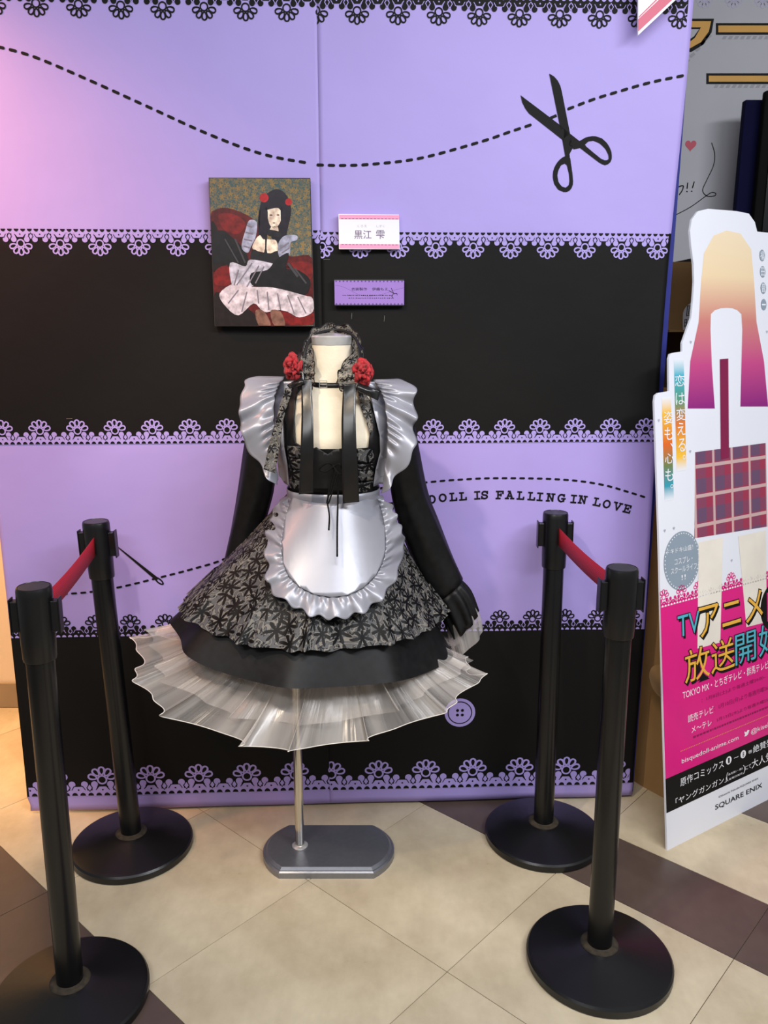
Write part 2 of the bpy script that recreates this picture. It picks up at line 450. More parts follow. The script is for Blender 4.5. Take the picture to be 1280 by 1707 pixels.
for i in range(len(s_lines)-1):
    dark = i in (3, 6, 8)
    for j in range(len(t_lines)-1):
        g = 0.0009
        s0, s1, t0, t1 = s_lines[i]+g, s_lines[i+1]-g, t_lines[j]+g, t_lines[j+1]-g
        c = E1*((s0+s1)/2) + E2*((t0+t1)/2)
        if not (-2.4 < c.x < 2.4 and -0.3 < c.y < 3.6): continue
        q = PM(); hs, ht = (s1-s0)/2, (t1-t0)/2
        cr = [E1*(a*hs)+E2*(b*ht) for a, b in ((-1,-1),(1,-1),(1,1),(-1,1))]
        n0 = len(q.v); q.v += [tuple(v+Vector((0,0,-0.003))) for v in cr] + [tuple(v) for v in cr]
        q.f += [(7,6,5,4),(0,4,5,1),(1,5,6,2),(2,6,7,3),(3,7,4,0)]; q.mi += [0]*5
        o = q.build('tile', TILE_D if dark else TILE_L, fl); o.location = (c.x, c.y, 0)
        bmx = bmesh.new(); bmx.from_mesh(o.data); bmesh.ops.recalc_face_normals(bmx, faces=bmx.faces[:])
        if max(bmx.faces, key=lambda f_: f_.calc_center_median().z).normal.z < 0: bmesh.ops.reverse_faces(bmx, faces=bmx.faces[:])
        bmx.to_mesh(o.data); bmx.free()

# ------------------------------------------------------------------ walls
pm = PM(); pm.box(-3.2, -0.70, 2.985, 3.05, 0.0, 3.0)
structure(pm.build('wall_left', CREAM))
pm = PM(); pm.box(-3.2, -0.70, 2.972, 2.9845, 0.0, 0.105)
structure(pm.build('baseboard_left', mat('beige_vinyl_base', (150, 132, 104), 0.5), bevel=0.004))
pm = PM(); pm.box(-0.70, 3.2, 3.5, 3.58, 0.0, 3.0)
structure(pm.build('wall_back', mat('grey_wall', (96, 94, 92), 0.8)))
pm = PM(); pm.box(-0.76, -0.70, 3.051, 3.5, 0.0, 3.0)
structure(pm.build('wall_middle', CREAM))

# ------------------------------------------------------------------ printed paper backdrop on a blue-covered partition
BR = Matrix.Rotation(math.radians(2.8), 3, 'Z')
BP = Vector((-0.1687, 2.3146, 0.0))
BH = [0.0, 0.055, 0.5715, 1.1375, 1.7050, 2.2715, 2.62]
def wob(u, v):
    """depth of the slightly loose paper, negative = towards the viewer"""
    w = 0.0022*math.sin(5.1*u+1.3*v+0.4) + 0.0018*math.sin(3.3*v-2.2*u) + 0.0012*math.sin(13*u+4*math.sin(3*v))
    e = max(0.0, (u-0.72)/0.23)
    w += e*e*(0.010*math.sin(4.2*v+0.8) - 0.006)
    w -= 0.005*math.exp(-((u-0.80-0.03*math.sin(2.5*v))/0.05)**2) * (0.5+0.5*math.sin(2.6*v-0.6))
    b = max(0.0, (0.12-v)/0.12); w -= 0.004*b*b*(0.5+0.5*math.sin(6*u))
    return w - 0.008
root_p = Matrix.Translation(BP) @ BR.to_4x4()
pm = PM(); pm.box(-0.80, 0.962, 0.004, 0.05, 0.012, 2.62); pm.box(-0.80, 0.962, 0.006, 0.05, 0.0, 0.012, 1)
o = pm.build('display_partition', [BLUE, mat('panel_edge', (150, 134, 104), 0.7)]); o.matrix_world = root_p
tag(o, 'freestanding display partition covered in dark blue cloth behind the printed paper', 'partition')

def sheet(name, label, u0, u1, dv, edge):
    r = thing(name, label, 'paper backdrop', BP, 'printed backdrop paper sheets', BR)
    nu = 76
    rows = []
    for a, b in zip(BH, BH[1:]):
        k = max(1, round((b-a)/0.025)); rows += [a+(b-a)*i/k for i in range(k)]
    rows.append(BH[-1])
    V = []; F = []; MI = []; UV = []
    for v in rows:
        hh = v + (dv if 0.03 < v < 2.6 else 0)
        for i in range(nu+1):
            a0 = u0 if edge != 'l' else u0 + 0.006*math.sin(2.4*v) - 0.004
            a1 = u1 if edge != 'r' else u1 + 0.004 + 0.006*math.sin(3.1*v+1.0)
            if edge == 'l' and v < 0.03: a0 += 0.008
            u = a0 + (a1-a0)*i/nu
            z = max(hh, 0.0) + (0.008 if v == 0 else 0)
            V.append((u, wob(u, z) + (0.0004 if edge == 'l' else 0), z))
    for j in range(len(rows)-1):
        bi = max(k for k in range(len(BH)) if BH[k] <= rows[j]+1e-6)
        for i in range(nu):
            F.append((j*(nu+1)+i, j*(nu+1)+i+1, (j+1)*(nu+1)+i+1, (j+1)*(nu+1)+i)); MI.append(0 if bi in (0, 2, 4) else 1)
    me = bpy.data.meshes.new('paper'); me.from_pydata(V, [], F); me.polygons.foreach_set('material_index', MI)
    o = link('paper', me, [LAV, INK], r, True); solidify(o, 0.0003, 1)
    return r
SH_L = sheet('backdrop_sheet', 'lavender and black lace-print paper sheet with the printed needle, hung behind the photo board', -0.918, 0.004, 0.0, 'l')
SH_R = sheet('backdrop_sheet', 'lavender and black lace-print paper sheet with scissors and lettering, overlapping at the seam', 0.0, 0.945, -0.004, 'r')
def bprint(name, polys, m, parent, lift, step=0.0):
    off = 0.0011 + lift*0.0006
    me = poly_sheet(polys, lambda u, v: wob(u, v) - off + (0.0004 if parent is SH_L else 0), step)
    return link(name, me, m, parent)
def lace_row(parent, name, xs, base, up, ink, back, pitch):
    lo, hi = (-0.914, 0.0) if parent is SH_L else (0.0, 0.942)
    I, H_ = lace(xs[0], xs[1], xs[2], base, pitch, up, lo, hi, 6)
    bprint(name, I, ink, parent, 1); bprint('lace_holes', H_, back, parent, 2)
lace_row(SH_L, 'lace_print', [[(-0.6911, 2.2329)][0][0], [(-0.0756, 2.2349)][0][0], 7], 2.2715, False, INK, LAV, 0.11)
lace_row(SH_R, 'lace_print', [[(0.1007, 2.2364)][0][0], [(0.7187, 2.2367)][0][0], 7], 2.2675, False, INK, LAV, 0.11)
lace_row(SH_L, 'lace_print', [[(-0.7819, 1.6693)][0][0], [(-0.3767, 1.6711)][0][0], 5], 1.705, False, LAV, INK, 0.11)
lace_row(SH_R, 'lace_print', [[(0.1045, 1.6655)][0][0], [(0.9129, 1.6688)][0][0], 9], 1.701, False, LAV, INK, 0.11)
lace_row(SH_L, 'lace_print', [[(-0.7779, 1.1713)][0][0], [(-0.2683, 1.1764)][0][0], 6], 1.1375, True, LAV, INK, 0.11)
lace_row(SH_R, 'lace_print', [[(0.307, 1.1729)][0][0], [(0.9119, 1.1742)][0][0], 7], 1.1335, True, LAV, INK, 0.11)
lace_row(SH_L, 'lace_print', [[(-0.7718, 0.6098)][0][0], [(-0.4699, 0.6135)][0][0], 4], 0.5715, True, INK, LAV, 0.11)
lace_row(SH_R, 'lace_print', [[(0.5135, 0.6051)][0][0], [(0.8073, 0.615)][0][0], 4], 0.5675, True, INK, LAV, 0.11)
lace_row(SH_L, 'lace_print', [[(-0.6904, 0.1236)][0][0], [(-0.2524, 0.1212)][0][0], 4], 0.055, True, LAV, INK, 0.15)
lace_row(SH_R, 'lace_print', [[(0.1521, 0.1097)][0][0], [(0.7371, 0.1075)][0][0], 5], 0.051, True, LAV, INK, 0.15)

top_l = [(-0.8774, 2.152), (-0.7915, 2.1343), (-0.7052, 2.1123), (-0.5759, 2.0615), (-0.4297, 2.0001), (-0.2807, 1.9375), (-0.1437, 1.8911), (-0.0102, 1.8674)]
top_r = [(-0.004, 1.866), (0.0587, 1.865), (0.1373, 1.8686), (0.2635, 1.8844), (0.4211, 1.9255), (0.4996, 1.9511), (0.5654, 1.9722)]
top_r2 = [(0.6495, 2.008), (0.7103, 2.0304), (0.7649, 2.0469), (0.8586, 2.0724), (0.9528, 2.0908)]
bprint('stitch_line', dashes(top_l, 0.0125, 0.0292, 0.0072), INK, SH_L, 1)
bprint('stitch_line', dashes(top_r, 0.0125, 0.0292, 0.0072), INK, SH_R, 1)
bprint('stitch_line', dashes(top_r2, 0.0125, 0.0292, 0.0072), INK, SH_R, 1)
bprint('stitch_line', [stroke(*[(0.6014, 1.9842), (0.6186, 1.9917)], 0.0072)], INK, SH_R, 1)
low_l = [(-0.8869, 0.7035), (-0.8361, 0.7026), (-0.7542, 0.7049), (-0.6822, 0.7092), (-0.5957, 0.7224), (-0.4878, 0.7479), (-0.3868, 0.7736), (-0.2997, 0.7994), (-0.1772, 0.8551), (-0.0726, 0.9108)]
low_r = [(0.0313, 0.9661), (0.1001, 0.99), (0.1689, 1.0068), (0.2892, 1.0214), (0.3927, 1.0292), (0.4966, 1.0317), (0.6711, 1.0266), (0.7947, 1.0113), (0.8846, 0.9856), (0.9427, 0.9672)]
bprint('stitch_line', dashes(low_l, 0.0115, 0.0262, 0.0060), INK, SH_L, 1)
bprint('stitch_line', dashes(low_r, 0.0110, 0.0255, 0.0058), INK, SH_R, 1)
# scissors
ZP = [(0.5947, 2.0914), (0.6079, 2.0846), (0.6177, 2.0752), (0.6253, 2.0626), (0.6299, 2.0488), (0.6562, 1.9483), (0.6647, 1.9119), (0.6571, 1.8976), (0.6586, 1.891), (0.6462, 1.8909), (0.6363, 1.9324), (0.6274, 1.9693)]
ZQ = [(0.5218, 2.0385), (0.6274, 1.9693), (0.6557, 1.9483), (0.6823, 1.9303), (0.6975, 1.9221), (0.6849, 1.9132), (0.6684, 1.9098), (0.6363, 1.9329), (0.545, 1.9954), (0.5351, 2.0071), (0.5264, 2.022)]
ro = [(0.6823, 1.9303), (0.6989, 1.9396), (0.7201, 1.9437), (0.7419, 1.9378), (0.7581, 1.9248), (0.7688, 1.9074), (0.7723, 1.8898), (0.7671, 1.8765), (0.7555, 1.8708), (0.7407, 1.8762), (0.6849, 1.9132)]
ri = [(0.6975, 1.9216), (0.7066, 1.9298), (0.7208, 1.9315), (0.7379, 1.9247), (0.753, 1.9116), (0.7623, 1.8963), (0.763, 1.8853), (0.7547, 1.883), (0.7425, 1.8873), (0.715, 1.9069), (0.6989, 1.9188)]
lo_ = [(0.6466, 1.8931), (0.6349, 1.8875), (0.6236, 1.8752), (0.6159, 1.8597), (0.6144, 1.842), (0.6188, 1.8242), (0.6315, 1.8086), (0.6511, 1.802), (0.6652, 1.8089), (0.6709, 1.8246), (0.668, 1.8468), (0.6585, 1.8932)]
li_ = [(0.6451, 1.8743), (0.6358, 1.8698), (0.6292, 1.8576), (0.627, 1.8443), (0.6306, 1.8287), (0.6395, 1.8176), (0.6505, 1.8144), (0.6586, 1.82), (0.6604, 1.8312), (0.6579, 1.849), (0.6512, 1.8711)]
bprint('scissors_print', [ZP[::-1], ZQ[::-1]] + ring(lo_, li_) + ring(ro, ri), INK, SH_R, 1, 0.04)
# needle
na, nb = [(-0.6221, 0.8733), (-0.4846, 0.7442)]
nd = (Vector(nb)-Vector(na)).normalized(); nn = Vector((-nd.y, nd.x))
va, vb = Vector(na), Vector(nb)
bprint('needle_print', [[tuple(va), tuple(vb+nn*.0055), tuple(vb-nn*.0055)]] + ring([tuple(vb+nd*(.006+a)+nn*b) for a, b in disc((0,0), .017, 16, 0, 2*PI, .0075)], [tuple(vb+nd*(.007+a)+nn*b) for a, b in disc((0,0), .0105, 16, 0, 2*PI, .0032)], 16), INK, SH_L, 1)
# button
bc = [(0.4007, 0.3038)][0]
bprint('button_print', [disc(bc, .047, 32)], LAV, SH_R, 1)
bprint('button_rim', ring(disc(bc, .0375, 32), disc(bc, .0345, 32), 32) + [disc((bc[0]+sx*.0075, bc[1]+sz*.0075), .0048, 10) for sx in (-1, 1) for sz in (-1, 1)], INK, SH_R, 2)
# typewriter lettering on an arc
def arc_pts(cx, cy, rx, ry, a0, a1, n=10):
    return [(cx+rx*math.cos(math.radians(a0+(a1-a0)*i/n)), cy+ry*math.sin(math.radians(a0+(a1-a0)*i/n))) for i in range(n+1)]
def glyph(ch):
    L = []
    def pl(*p): L.append(list(p))
    sf = lambda x, y, w=.36: pl((x-w/2, y), (x+w/2, y))
    if ch == 'D': pl((.2,0),(.2,1)); pl((.02,0),(.45,0)); pl((.02,1),(.45,1)); L.append(arc_pts(.42,.5,.36,.5,-90,90))
    elif ch == 'O': L.append(arc_pts(.45,.5,.38,.5,0,360,18))
    elif ch == 'L': pl((.25,0),(.25,1)); sf(.25,1,.44); pl((.02,0),(.8,0),(.8,.28))
    elif ch == 'I': pl((.4,0),(.4,1)); sf(.4,0,.6); sf(.4,1,.6)
    elif ch == 'S': L.append(arc_pts(.42,.75,.3,.25,20,270,10)); L.append(arc_pts(.42,.25,.32,.25,90,-160,10)); pl((.74,.72),(.74,1)); pl((.08,0),(.08,.3))
    elif ch == 'F': pl((.22,0),(.22,1)); pl((.02,1),(.82,1),(.82,.72)); pl((.22,.52),(.58,.52),(.58,.66)); pl((.58,.52),(.58,.38)); sf(.25,0,.48)
    elif ch == 'A': pl((.12,0),(.44,1),(.78,0)); pl((.24,.34),(.66,.34)); sf(.12,0); sf(.78,0); pl((.24,1),(.46,1))
    elif ch == 'N': pl((.16,0),(.16,1)); pl((.16,1),(.74,0)); pl((.74,0),(.74,1)); sf(.16,0); sf(.16,1,.34); sf(.76,1)
    elif ch == 'G': L.append(arc_pts(.45,.5,.38,.5,40,320,16)); pl((.5,.42),(.92,.42)); pl((.76,.42),(.76,.05)); pl((.76,.75),(.76,1))
    elif ch == 'V': pl((.1,1),(.44,0),(.78,1)); sf(.1,1); sf(.78,1)
    elif ch == 'E': pl((.2,0),(.2,1)); pl((.02,1),(.8,1),(.8,.74)); pl((.2,.52),(.56,.52)); pl((.56,.4),(.56,.64)); pl((.02,0),(.84,0),(.84,.28))
    return L
LT = list(zip('ISDOLLISFALLINGINLOVE', [(0.1647, 0.9471), (0.1861, 0.9511), (0.3064, 0.972), (0.3365, 0.9761), (0.3677, 0.9785), (0.3955, 0.9799), (0.4371, 0.9822), (0.458, 0.9828), (0.5016, 0.9824), (0.5304, 0.9821), (0.5628, 0.98), (0.5944, 0.9779), (0.6191, 0.9759), (0.649, 0.9738), (0.6807, 0.9717), (0.7178, 0.9686), (0.7426, 0.9666), (0.7854, 0.9599), (0.8123, 0.9542), (0.8447, 0.9467), (0.8736, 0.9393)]))
words = [[] for _ in range(6)]; starts = (0, 2, 6, 8, 15, 17)
for k, (ch, c) in enumerate(LT):
    a = LT[max(0, k-1)][1]; b = LT[min(len(LT)-1, k+1)][1]
    if k == 1: b = c
    if k == 2: a = c
    an = math.atan2(b[1]-a[1], b[0]-a[0]); hgt = 0.0205; wid = 0.0235
    for line in glyph(ch):
        tp = []
        for x, y in line:
            x = (x-.43)*wid; y = (y-.5)*hgt
            tp.append((c[0]+x*math.cos(an)-y*math.sin(an), c[1]+x*math.sin(an)+y*math.cos(an)))
        for p, q in zip(tp, tp[1:]): words[max(w_ for w_ in range(6) if starts[w_] <= k)].append(stroke(p, q, 0.0046, 0.0018))
for polys in words: bprint('lettering', polys, INK, SH_R, 1)
stp = mat('staple_steel', (210, 205, 195), 0.3, 0.9)
for u, v, an, par in [[(-0.695, 1.2089)][0] + (0.05, SH_L), [(0.0158, 1.6297)][0] + (0.0, SH_R), [(0.1689, 1.4762)][0] + (1.5, SH_R), [(0.0805, 1.4826)][0] + (1.5, SH_R)]:
    q = PM(); dx, dz = 0.008*math.cos(an), 0.008*math.sin(an); y = wob(u, v)-0.002
    q.tube([(u-dx, y+.002, v-dz), (u-dx, y, v-dz), (u+dx, y, v+dz), (u+dx, y+.002, v+dz)], 0.0005, 5)
    q.build('staple', stp, par)

# ------------------------------------------------------------------ photo board on the backdrop
def board_root(name, label, cat, uv):
    return thing(name, label, cat, root_p @ Vector((uv[0], 0, uv[1])), None, BR)
def shift(pts, c): return [(a-c[0], b-c[1]) for a, b in pts]
PB = [(-0.2841, 1.8289), (-0.0237, 1.8301), (-0.0188, 1.4558), (-0.2856, 1.4564)]
pc = ((PB[3][0]+PB[2][0])/2, PB[3][1])
pr = board_root('photo_board', 'colour photo board of a seated person in a black maid costume on a red sofa', 'photo', pc)
q = PM(); q.prism(shift(PB, pc), -0.034, -0.016); q.build('board', mat('board_edge', (40, 36, 34), 0.6), pr)
wall_m = brocade('damask_print', (72, 92, 92), (140, 116, 74), (134, 112, 74), 44, 0.35, 5, 0.34, 0.45)
pic = [
 ('sofa_print', (84, 16, 15), [[(85,600),(85,300),(110,255),(170,240),(250,260),(330,300),(370,350),(470,480),(560,520),(685,530),(690,780),(692,930),(110,934),(97,600)]]),
 ('sofa_shadow_print', (26, 16, 15), [[(103,760),(160,740),(330,850),(360,934),(111,934)], [(88,330),(130,370),(180,560),(120,600),(98,590)]]),
 ('sofa_highlight_print', (112, 22, 20), [[(104,640),(120,600),(170,575),(215,610),(215,650),(190,690),(120,690)], [(130,290),(180,270),(240,285),(290,330),(250,390),(170,370)], [(560,560),(680,560),(685,640),(640,650)], [(500,860),(680,850),(690,925),(540,925)]]),  # lighter red patches: highlights on the sofa, painted into the printed picture
 ('sleeve_print', (20, 18, 20), [[(95,400),(150,370),(200,400),(290,490),(315,600),(300,690),(260,700),(230,610),(160,560),(98,560)]]),
 ('hair_print', (24, 18, 30), [[(372,250),(385,200),(420,155),(470,132),(515,150),(545,195),(558,260),(540,350),(520,420),(470,440),(425,390),(385,400),(368,330)], [(372,250),(362,330),(368,400),(378,400),(384,300)]]),
 ('rose_print', (170, 20, 26), [disc((398,182), 26, 10), disc((542,205), 20, 10)]),
 ('skin_print', (238, 206, 184), [[(416,270),(420,235),(460,215),(498,235),(502,280),(492,325),(462,358),(432,335)], [(335,450),(372,398),(420,420),(470,428),(478,490),(430,502),(340,482)], disc((300,712), 30, 10), [(440,350),(480,350),(478,400),(430,400)]]),
 ('fringe_print', (24, 18, 30), [[(408,250),(420,215),(460,200),(500,225),(505,262),(480,240),(440,245)], [(385,230),(418,250),(418,330),(405,420),(375,380)], [(498,240),(530,240),(525,400),(490,430),(497,330)]]),
 ('face_print', (90, 50, 52), [disc((440,281), 9, 8, 0, 2*PI, 4), disc((481,280), 9, 8, 0, 2*PI, 4), disc((457,326), 8, 8, 0, 2*PI, 3)]),
 ('bodice_print', (26, 24, 28), [[(335,480),(400,498),(405,380),(418,380),(418,500),(478,488),(500,520),(470,570),(330,545)], [(420,365),(500,380),(490,410),(425,398)]]),
 ('ruffle_print', (150, 152, 172), [[(312,312),(356,322),(352,400),(325,460),(305,500),(272,480),(270,440),(290,370)], [(482,450),(520,400),(590,398),(592,425),(556,440),(552,505),(520,528),(488,520)]]),
 ('skirt_print', (176, 172, 184), [[(318,540),(440,560),(470,580),(410,640),(345,690),(270,720),(215,700),(200,560),(290,580)]]),
 ('arm_print', (16, 15, 17), [[(325,620),(420,600),(470,540),(545,500),(530,590),(600,600),(672,660),(640,750),(500,712),(420,700),(330,690)]]),
 ('petticoat_print', (196, 184, 190), [[(140,740),(230,680),(330,700),(420,702),(500,714),(640,752),(688,770),(690,850),(610,884),(540,850),(480,840),(400,852),(340,800),(250,872),(170,812)]]),
 ('stocking_print', (120, 84, 70), [[(350,845),(402,848),(442,934),(372,934)], [(440,845),(500,850),(526,934),(462,934)]]),
]
def zc(pts):
    out = []
    for a, b in pts:   # sheet position inside the board, measured from its corners
        fx = (a-75-(b-70)*0.0403)/593.0; fz = (b-70)/867.0
        l = (PB[0][0]+(PB[3][0]-PB[0][0])*fz, 0); r_ = (PB[1][0]+(PB[2][0]-PB[1][0])*fz, 0)
        fx = min(max(fx, 0.004), 0.996); fz = min(max(fz, 0.003), 0.997)
        out.append((l[0]+(r_[0]-l[0])*fx-pc[0], PB[0][1]+(PB[3][1]-PB[0][1])*fz-pc[1]))
    return out
link('wallpaper_print', poly_sheet([zc([(78,73),(666,73),(692,935),(112,934)])], lambda x, z: -0.0343, 0), wall_m, pr)
for k, (nm, rgb, pls) in enumerate(pic):
    for p in pls:
        n_ = len(p); pp = [(a, b, 0) for a, b in p]
        sm = [(v.x, v.y) for v in catmull(pp[-2:] + pp + pp[:3], 4*(n_+4))[8:8+4*n_]]
        link(nm, poly_sheet([zc(sm)], lambda x, z, k=k: -0.0345-0.00012*k, 0), mat(nm, rgb, 0.35, vary=0.45, scale=70), pr)

fold_ln = []
for a, b in (((330,560),(240,690)), ((370,575),(300,700)), ((400,580),(350,680)), ((250,600),(225,690)), ((250,720),(190,800)), ((300,730),(270,850)), ((360,720),(370,800)), ((420,730),(430,840)), ((480,740),(500,840)), ((540,750),(580,860)), ((600,760),(650,860)), ((300,340),(330,350)), ((290,380),(335,390)), ((282,420),(330,430)), ((280,460),(315,470)), ((500,470),(545,440)), ((505,500),(548,470))):
    fold_ln.append(stroke(a, b, 7))
link('fold_print', poly_sheet([zc(p) for p in fold_ln], lambda x, z: -0.0366, 0), mat('fold_grey_print', (120, 112, 122), 0.4), pr)['kind'] = 'stuff'
sheen_ln = [stroke((540,560),(600,640),14), stroke((580,590),(650,680),10), stroke((230,420),(290,560),10), stroke((170,420),(250,560),8)]  # sheen on the black sleeves, painted into the picture as grey strokes
link('sheen_print', poly_sheet([zc(p) for p in sheen_ln], lambda x, z: -0.0366, 0), mat('dark_sheen_print', (58, 56, 60), 0.4), pr)['kind'] = 'stuff'

# name card and credit card
NC = [(0.0478, 1.7428), (0.2072, 1.7422), (0.2092, 1.6551), (0.0483, 1.6545)]
cc = ((NC[3][0]+NC[2][0])/2, NC[3][1])
cr_ = board_root('name_card', 'white name card with pink borders pinned across the lace edge', 'sign', cc)
q = PM(); q.prism(shift(NC, cc), -0.030, -0.0155); q.build('card', WHITE, cr_, bevel=0.001)
PINK = mat('pink_print', (247, 160, 196), 0.4, vary=0.02)
w2 = (NC[1][0]-NC[0][0])/2; hh = NC[0][1]-cc[1]
q = PM()
for z0, z1 in ((0.002, .013), (hh-.013, hh-.002)): q.face([(-w2+.001,-.0303,z0),(w2-.001,-.0303,z0),(w2-.001,-.0303,z1),(-w2+.001,-.0303,z1)])
q.build('border_print', PINK, cr_)
q = PM()
for k in range(16):
    x = -w2+.006+k*(2*w2-.012)/15.5
    for z in (.011, hh-.0122): q.face([(x,-.0306,z),(x+.006,-.0306,z),(x+.006,-.0306,z+.0012),(x,-.0306,z+.0012)])
q.build('dash_print', WHITE, cr_)['kind'] = 'stuff'
def cx(v): return -w2 + (v-205)/858.0*2*w2
def cz(v): return hh*(652-v)/(652-165.0)
put_text(q, '黒江', cx(420), cz(507), cx(665), cz(388), -.0306)
put_text(q, '雫', cx(730), cz(507), cx(850), cz(385), -.0306)
q.build('lettering', mat('violet_grey_print', (120, 98, 132), 0.5), cr_)
for s_, a, b in (('くろえ', 465, 600), ('しずく', 735, 850)):
    q = PM(); put_text(q, s_, cx(a), cz(347), cx(b), cz(312), -.0306); q.build('ruby_lettering', mat('pale_grey_print', (205, 196, 206), 0.5), cr_)

CP = [(0.0344, 1.5786), (0.2209, 1.579), (0.2212, 1.5097), (0.0351, 1.5095)]
c2 = ((CP[3][0]+CP[2][0])/2, CP[3][1])
kr = board_root('credit_card', 'small purple credit card with scissors motif pinned on the black band', 'sign', c2)
q = PM(); q.prism(shift(CP, c2), -0.028, -0.0155); q.build('card', mat('plate_edge', (24, 22, 24), 0.5), kr)
w2 = (CP[1][0]-CP[0][0])/2; hh = CP[0][1]-c2[1]
def cx(v): return -w2 + (v-155)/963.0*2*w2
def cz(v): return hh*(1450-v)/(1450-1068.0)
VIO = mat('violet_print', (150, 118, 196), 0.45, vary=0.03); DVI = mat('dark_violet_print', (92, 70, 130), 0.45)
q = PM(); q.face([(cx(157),-.0284,cz(1435)),(cx(1118),-.0284,cz(1435)),(cx(1118),-.0284,cz(1088)),(cx(157),-.0284,cz(1088))]); q.build('violet_field', VIO, kr)
q = PM()
for k in range(19):
    x = cx(180+k*50.5); q.face([(a, -.0287, b) for a, b in disc((x, cz(1100)), .0022, 10)]); q.face([(a, -.0287, b) for a, b in disc((x, cz(1424)), .0022, 10)])
q.build('scallop_print', DVI, kr)['kind'] = 'stuff'
for s_, a, b in (('衣装製作', 390, 605), ('伊織もえ', 675, 895)):
    q = PM(); put_text(q, s_, cx(a), cz(1232), cx(b), cz(1188), -.0287); q.build('lettering', INK, kr)
q = PM()
random.seed(3)
for row, a, b in ((1300, 270, 960), (1340, 350, 970)):      # the two lines of fine print, too small to read
    x = a
    while x < b:
        w = random.uniform(6, 20); q.face([(cx(x),-.0287,cz(row+random.uniform(2,7))),(cx(x+w),-.0287,cz(row+6)),(cx(x+w),-.0287,cz(row-random.uniform(2,9))),(cx(x),-.0287,cz(row-5))]); x += w + random.uniform(8, 18)
q.build('fine_print', INK, kr)['kind'] = 'stuff'
q = PM()
for p, r_ in (((905,1228),(985,1280)), ((940,1195),(975,1275)), ((975,1275),(1020,1272)), ((1020,1272),(1024,1298)), ((970,1280),(945,1310)), ((945,1310),(965,1338))):
    q.face([(a, -.0287, b) for a, b in stroke((cx(p[0]),cz(p[1])), (cx(r_[0]),cz(r_[1])), .0014)])
q.build('scissors_print', INK, kr)
q = PM()
cv = catmull([(cx(a), cz(b), 0) for a, b in ((165,1155),(260,1175),(370,1225),(480,1285),(600,1308),(720,1302),(850,1275),(980,1225),(1115,1190))], 40)
for a, b in zip(cv, cv[1:]): q.face([(x, -.0285, z) for x, z in stroke((a.x,a.y), (b.x,b.y), .0006)])
q.build('thread_print', DVI, kr)

# pink-striped sign corner hanging at the top right of the backdrop
PG = [(0.8044, 2.1683), (0.792, 2.35), (1.0086, 2.354)]
g0 = (PG[0][0], PG[0][1])
gr = board_root('hanging_sign', 'white sign board with pink stripe, pointed corner over the backdrop top', 'sign', g0)
q = PM(); q.prism(shift(PG, g0), -0.060, -0.052); q.build('board', WHITE, gr)
st_ = [(0.8038, 2.1767), (0.8019, 2.2046), (0.8738, 2.2695), (0.9551, 2.3435), (0.9908, 2.3441)]
q = PM(); q.face([(a, -.0604, b) for a, b in shift(st_, g0)][::-1]); q.build('stripe_print', mat('rose_print_flat', (206, 84, 112), 0.45, vary=0.02), gr)
st2 = [(0.8033, 2.2075), (0.803, 2.2109), (0.8645, 2.2694), (0.8692, 2.2695)]
q = PM(); q.face([(a, -.0604, b) for a, b in shift(st2, g0)][::-1]); q.build('fine_stripe_print', mat('rose_print_flat', (206, 84, 112), 0.45), gr)

# ------------------------------------------------------------------ belt stanchions
RED = mat('red_webbing', (170, 16, 34), 0.6, vary=0.12, scale=14)
def webbing():
    m = bpy.data.materials.new('ribbed_red_webbing'); m.use_nodes = True
    nt = m.node_tree; p = nt.nodes['Principled BSDF']
    uv = N(nt, 'TexCoord').outputs['UV']; sep = N(nt, 'SeparateXYZ'); nt.links.new(uv, sep.inputs[0])
    s = math_node(nt, 'SINE', math_node(nt, 'MULTIPLY', sep.outputs[1], 75.0))
    r = N(nt, 'ValToRGB'); r.color_ramp.elements[0].color = lin((150, 8, 26)); r.color_ramp.elements[1].color = lin((196, 18, 40))
    nt.links.new(math_node(nt, 'ADD', math_node(nt, 'MULTIPLY', s, 0.5), 0.5), r.inputs[0]); nt.links.new(r.outputs[0], p.inputs['Base Color'])
    p.inputs['Roughness'].default_value = 0.55
    b = N(nt, 'Bump'); b.inputs['Strength'].default_value = 0.4; b.inputs['Distance'].default_value = 0.001
    nt.links.new(s, b.inputs['Height']); nt.links.new(b.outputs[0], p.inputs['Normal'])
    return m
WEB = webbing()
DUST = mat('dusty_collar', (52, 44, 32), 0.9, vary=0.5, scale=60)
BASEM = mat('black_rubber_base', (15, 15, 16), 0.32, vary=0.25, scale=9, bump=0.03, bscale=50)
def shear(o, tx, ty):
    for v in o.data.vertices: v.co.x += tx*v.co.z; v.co.y += ty*v.co.z
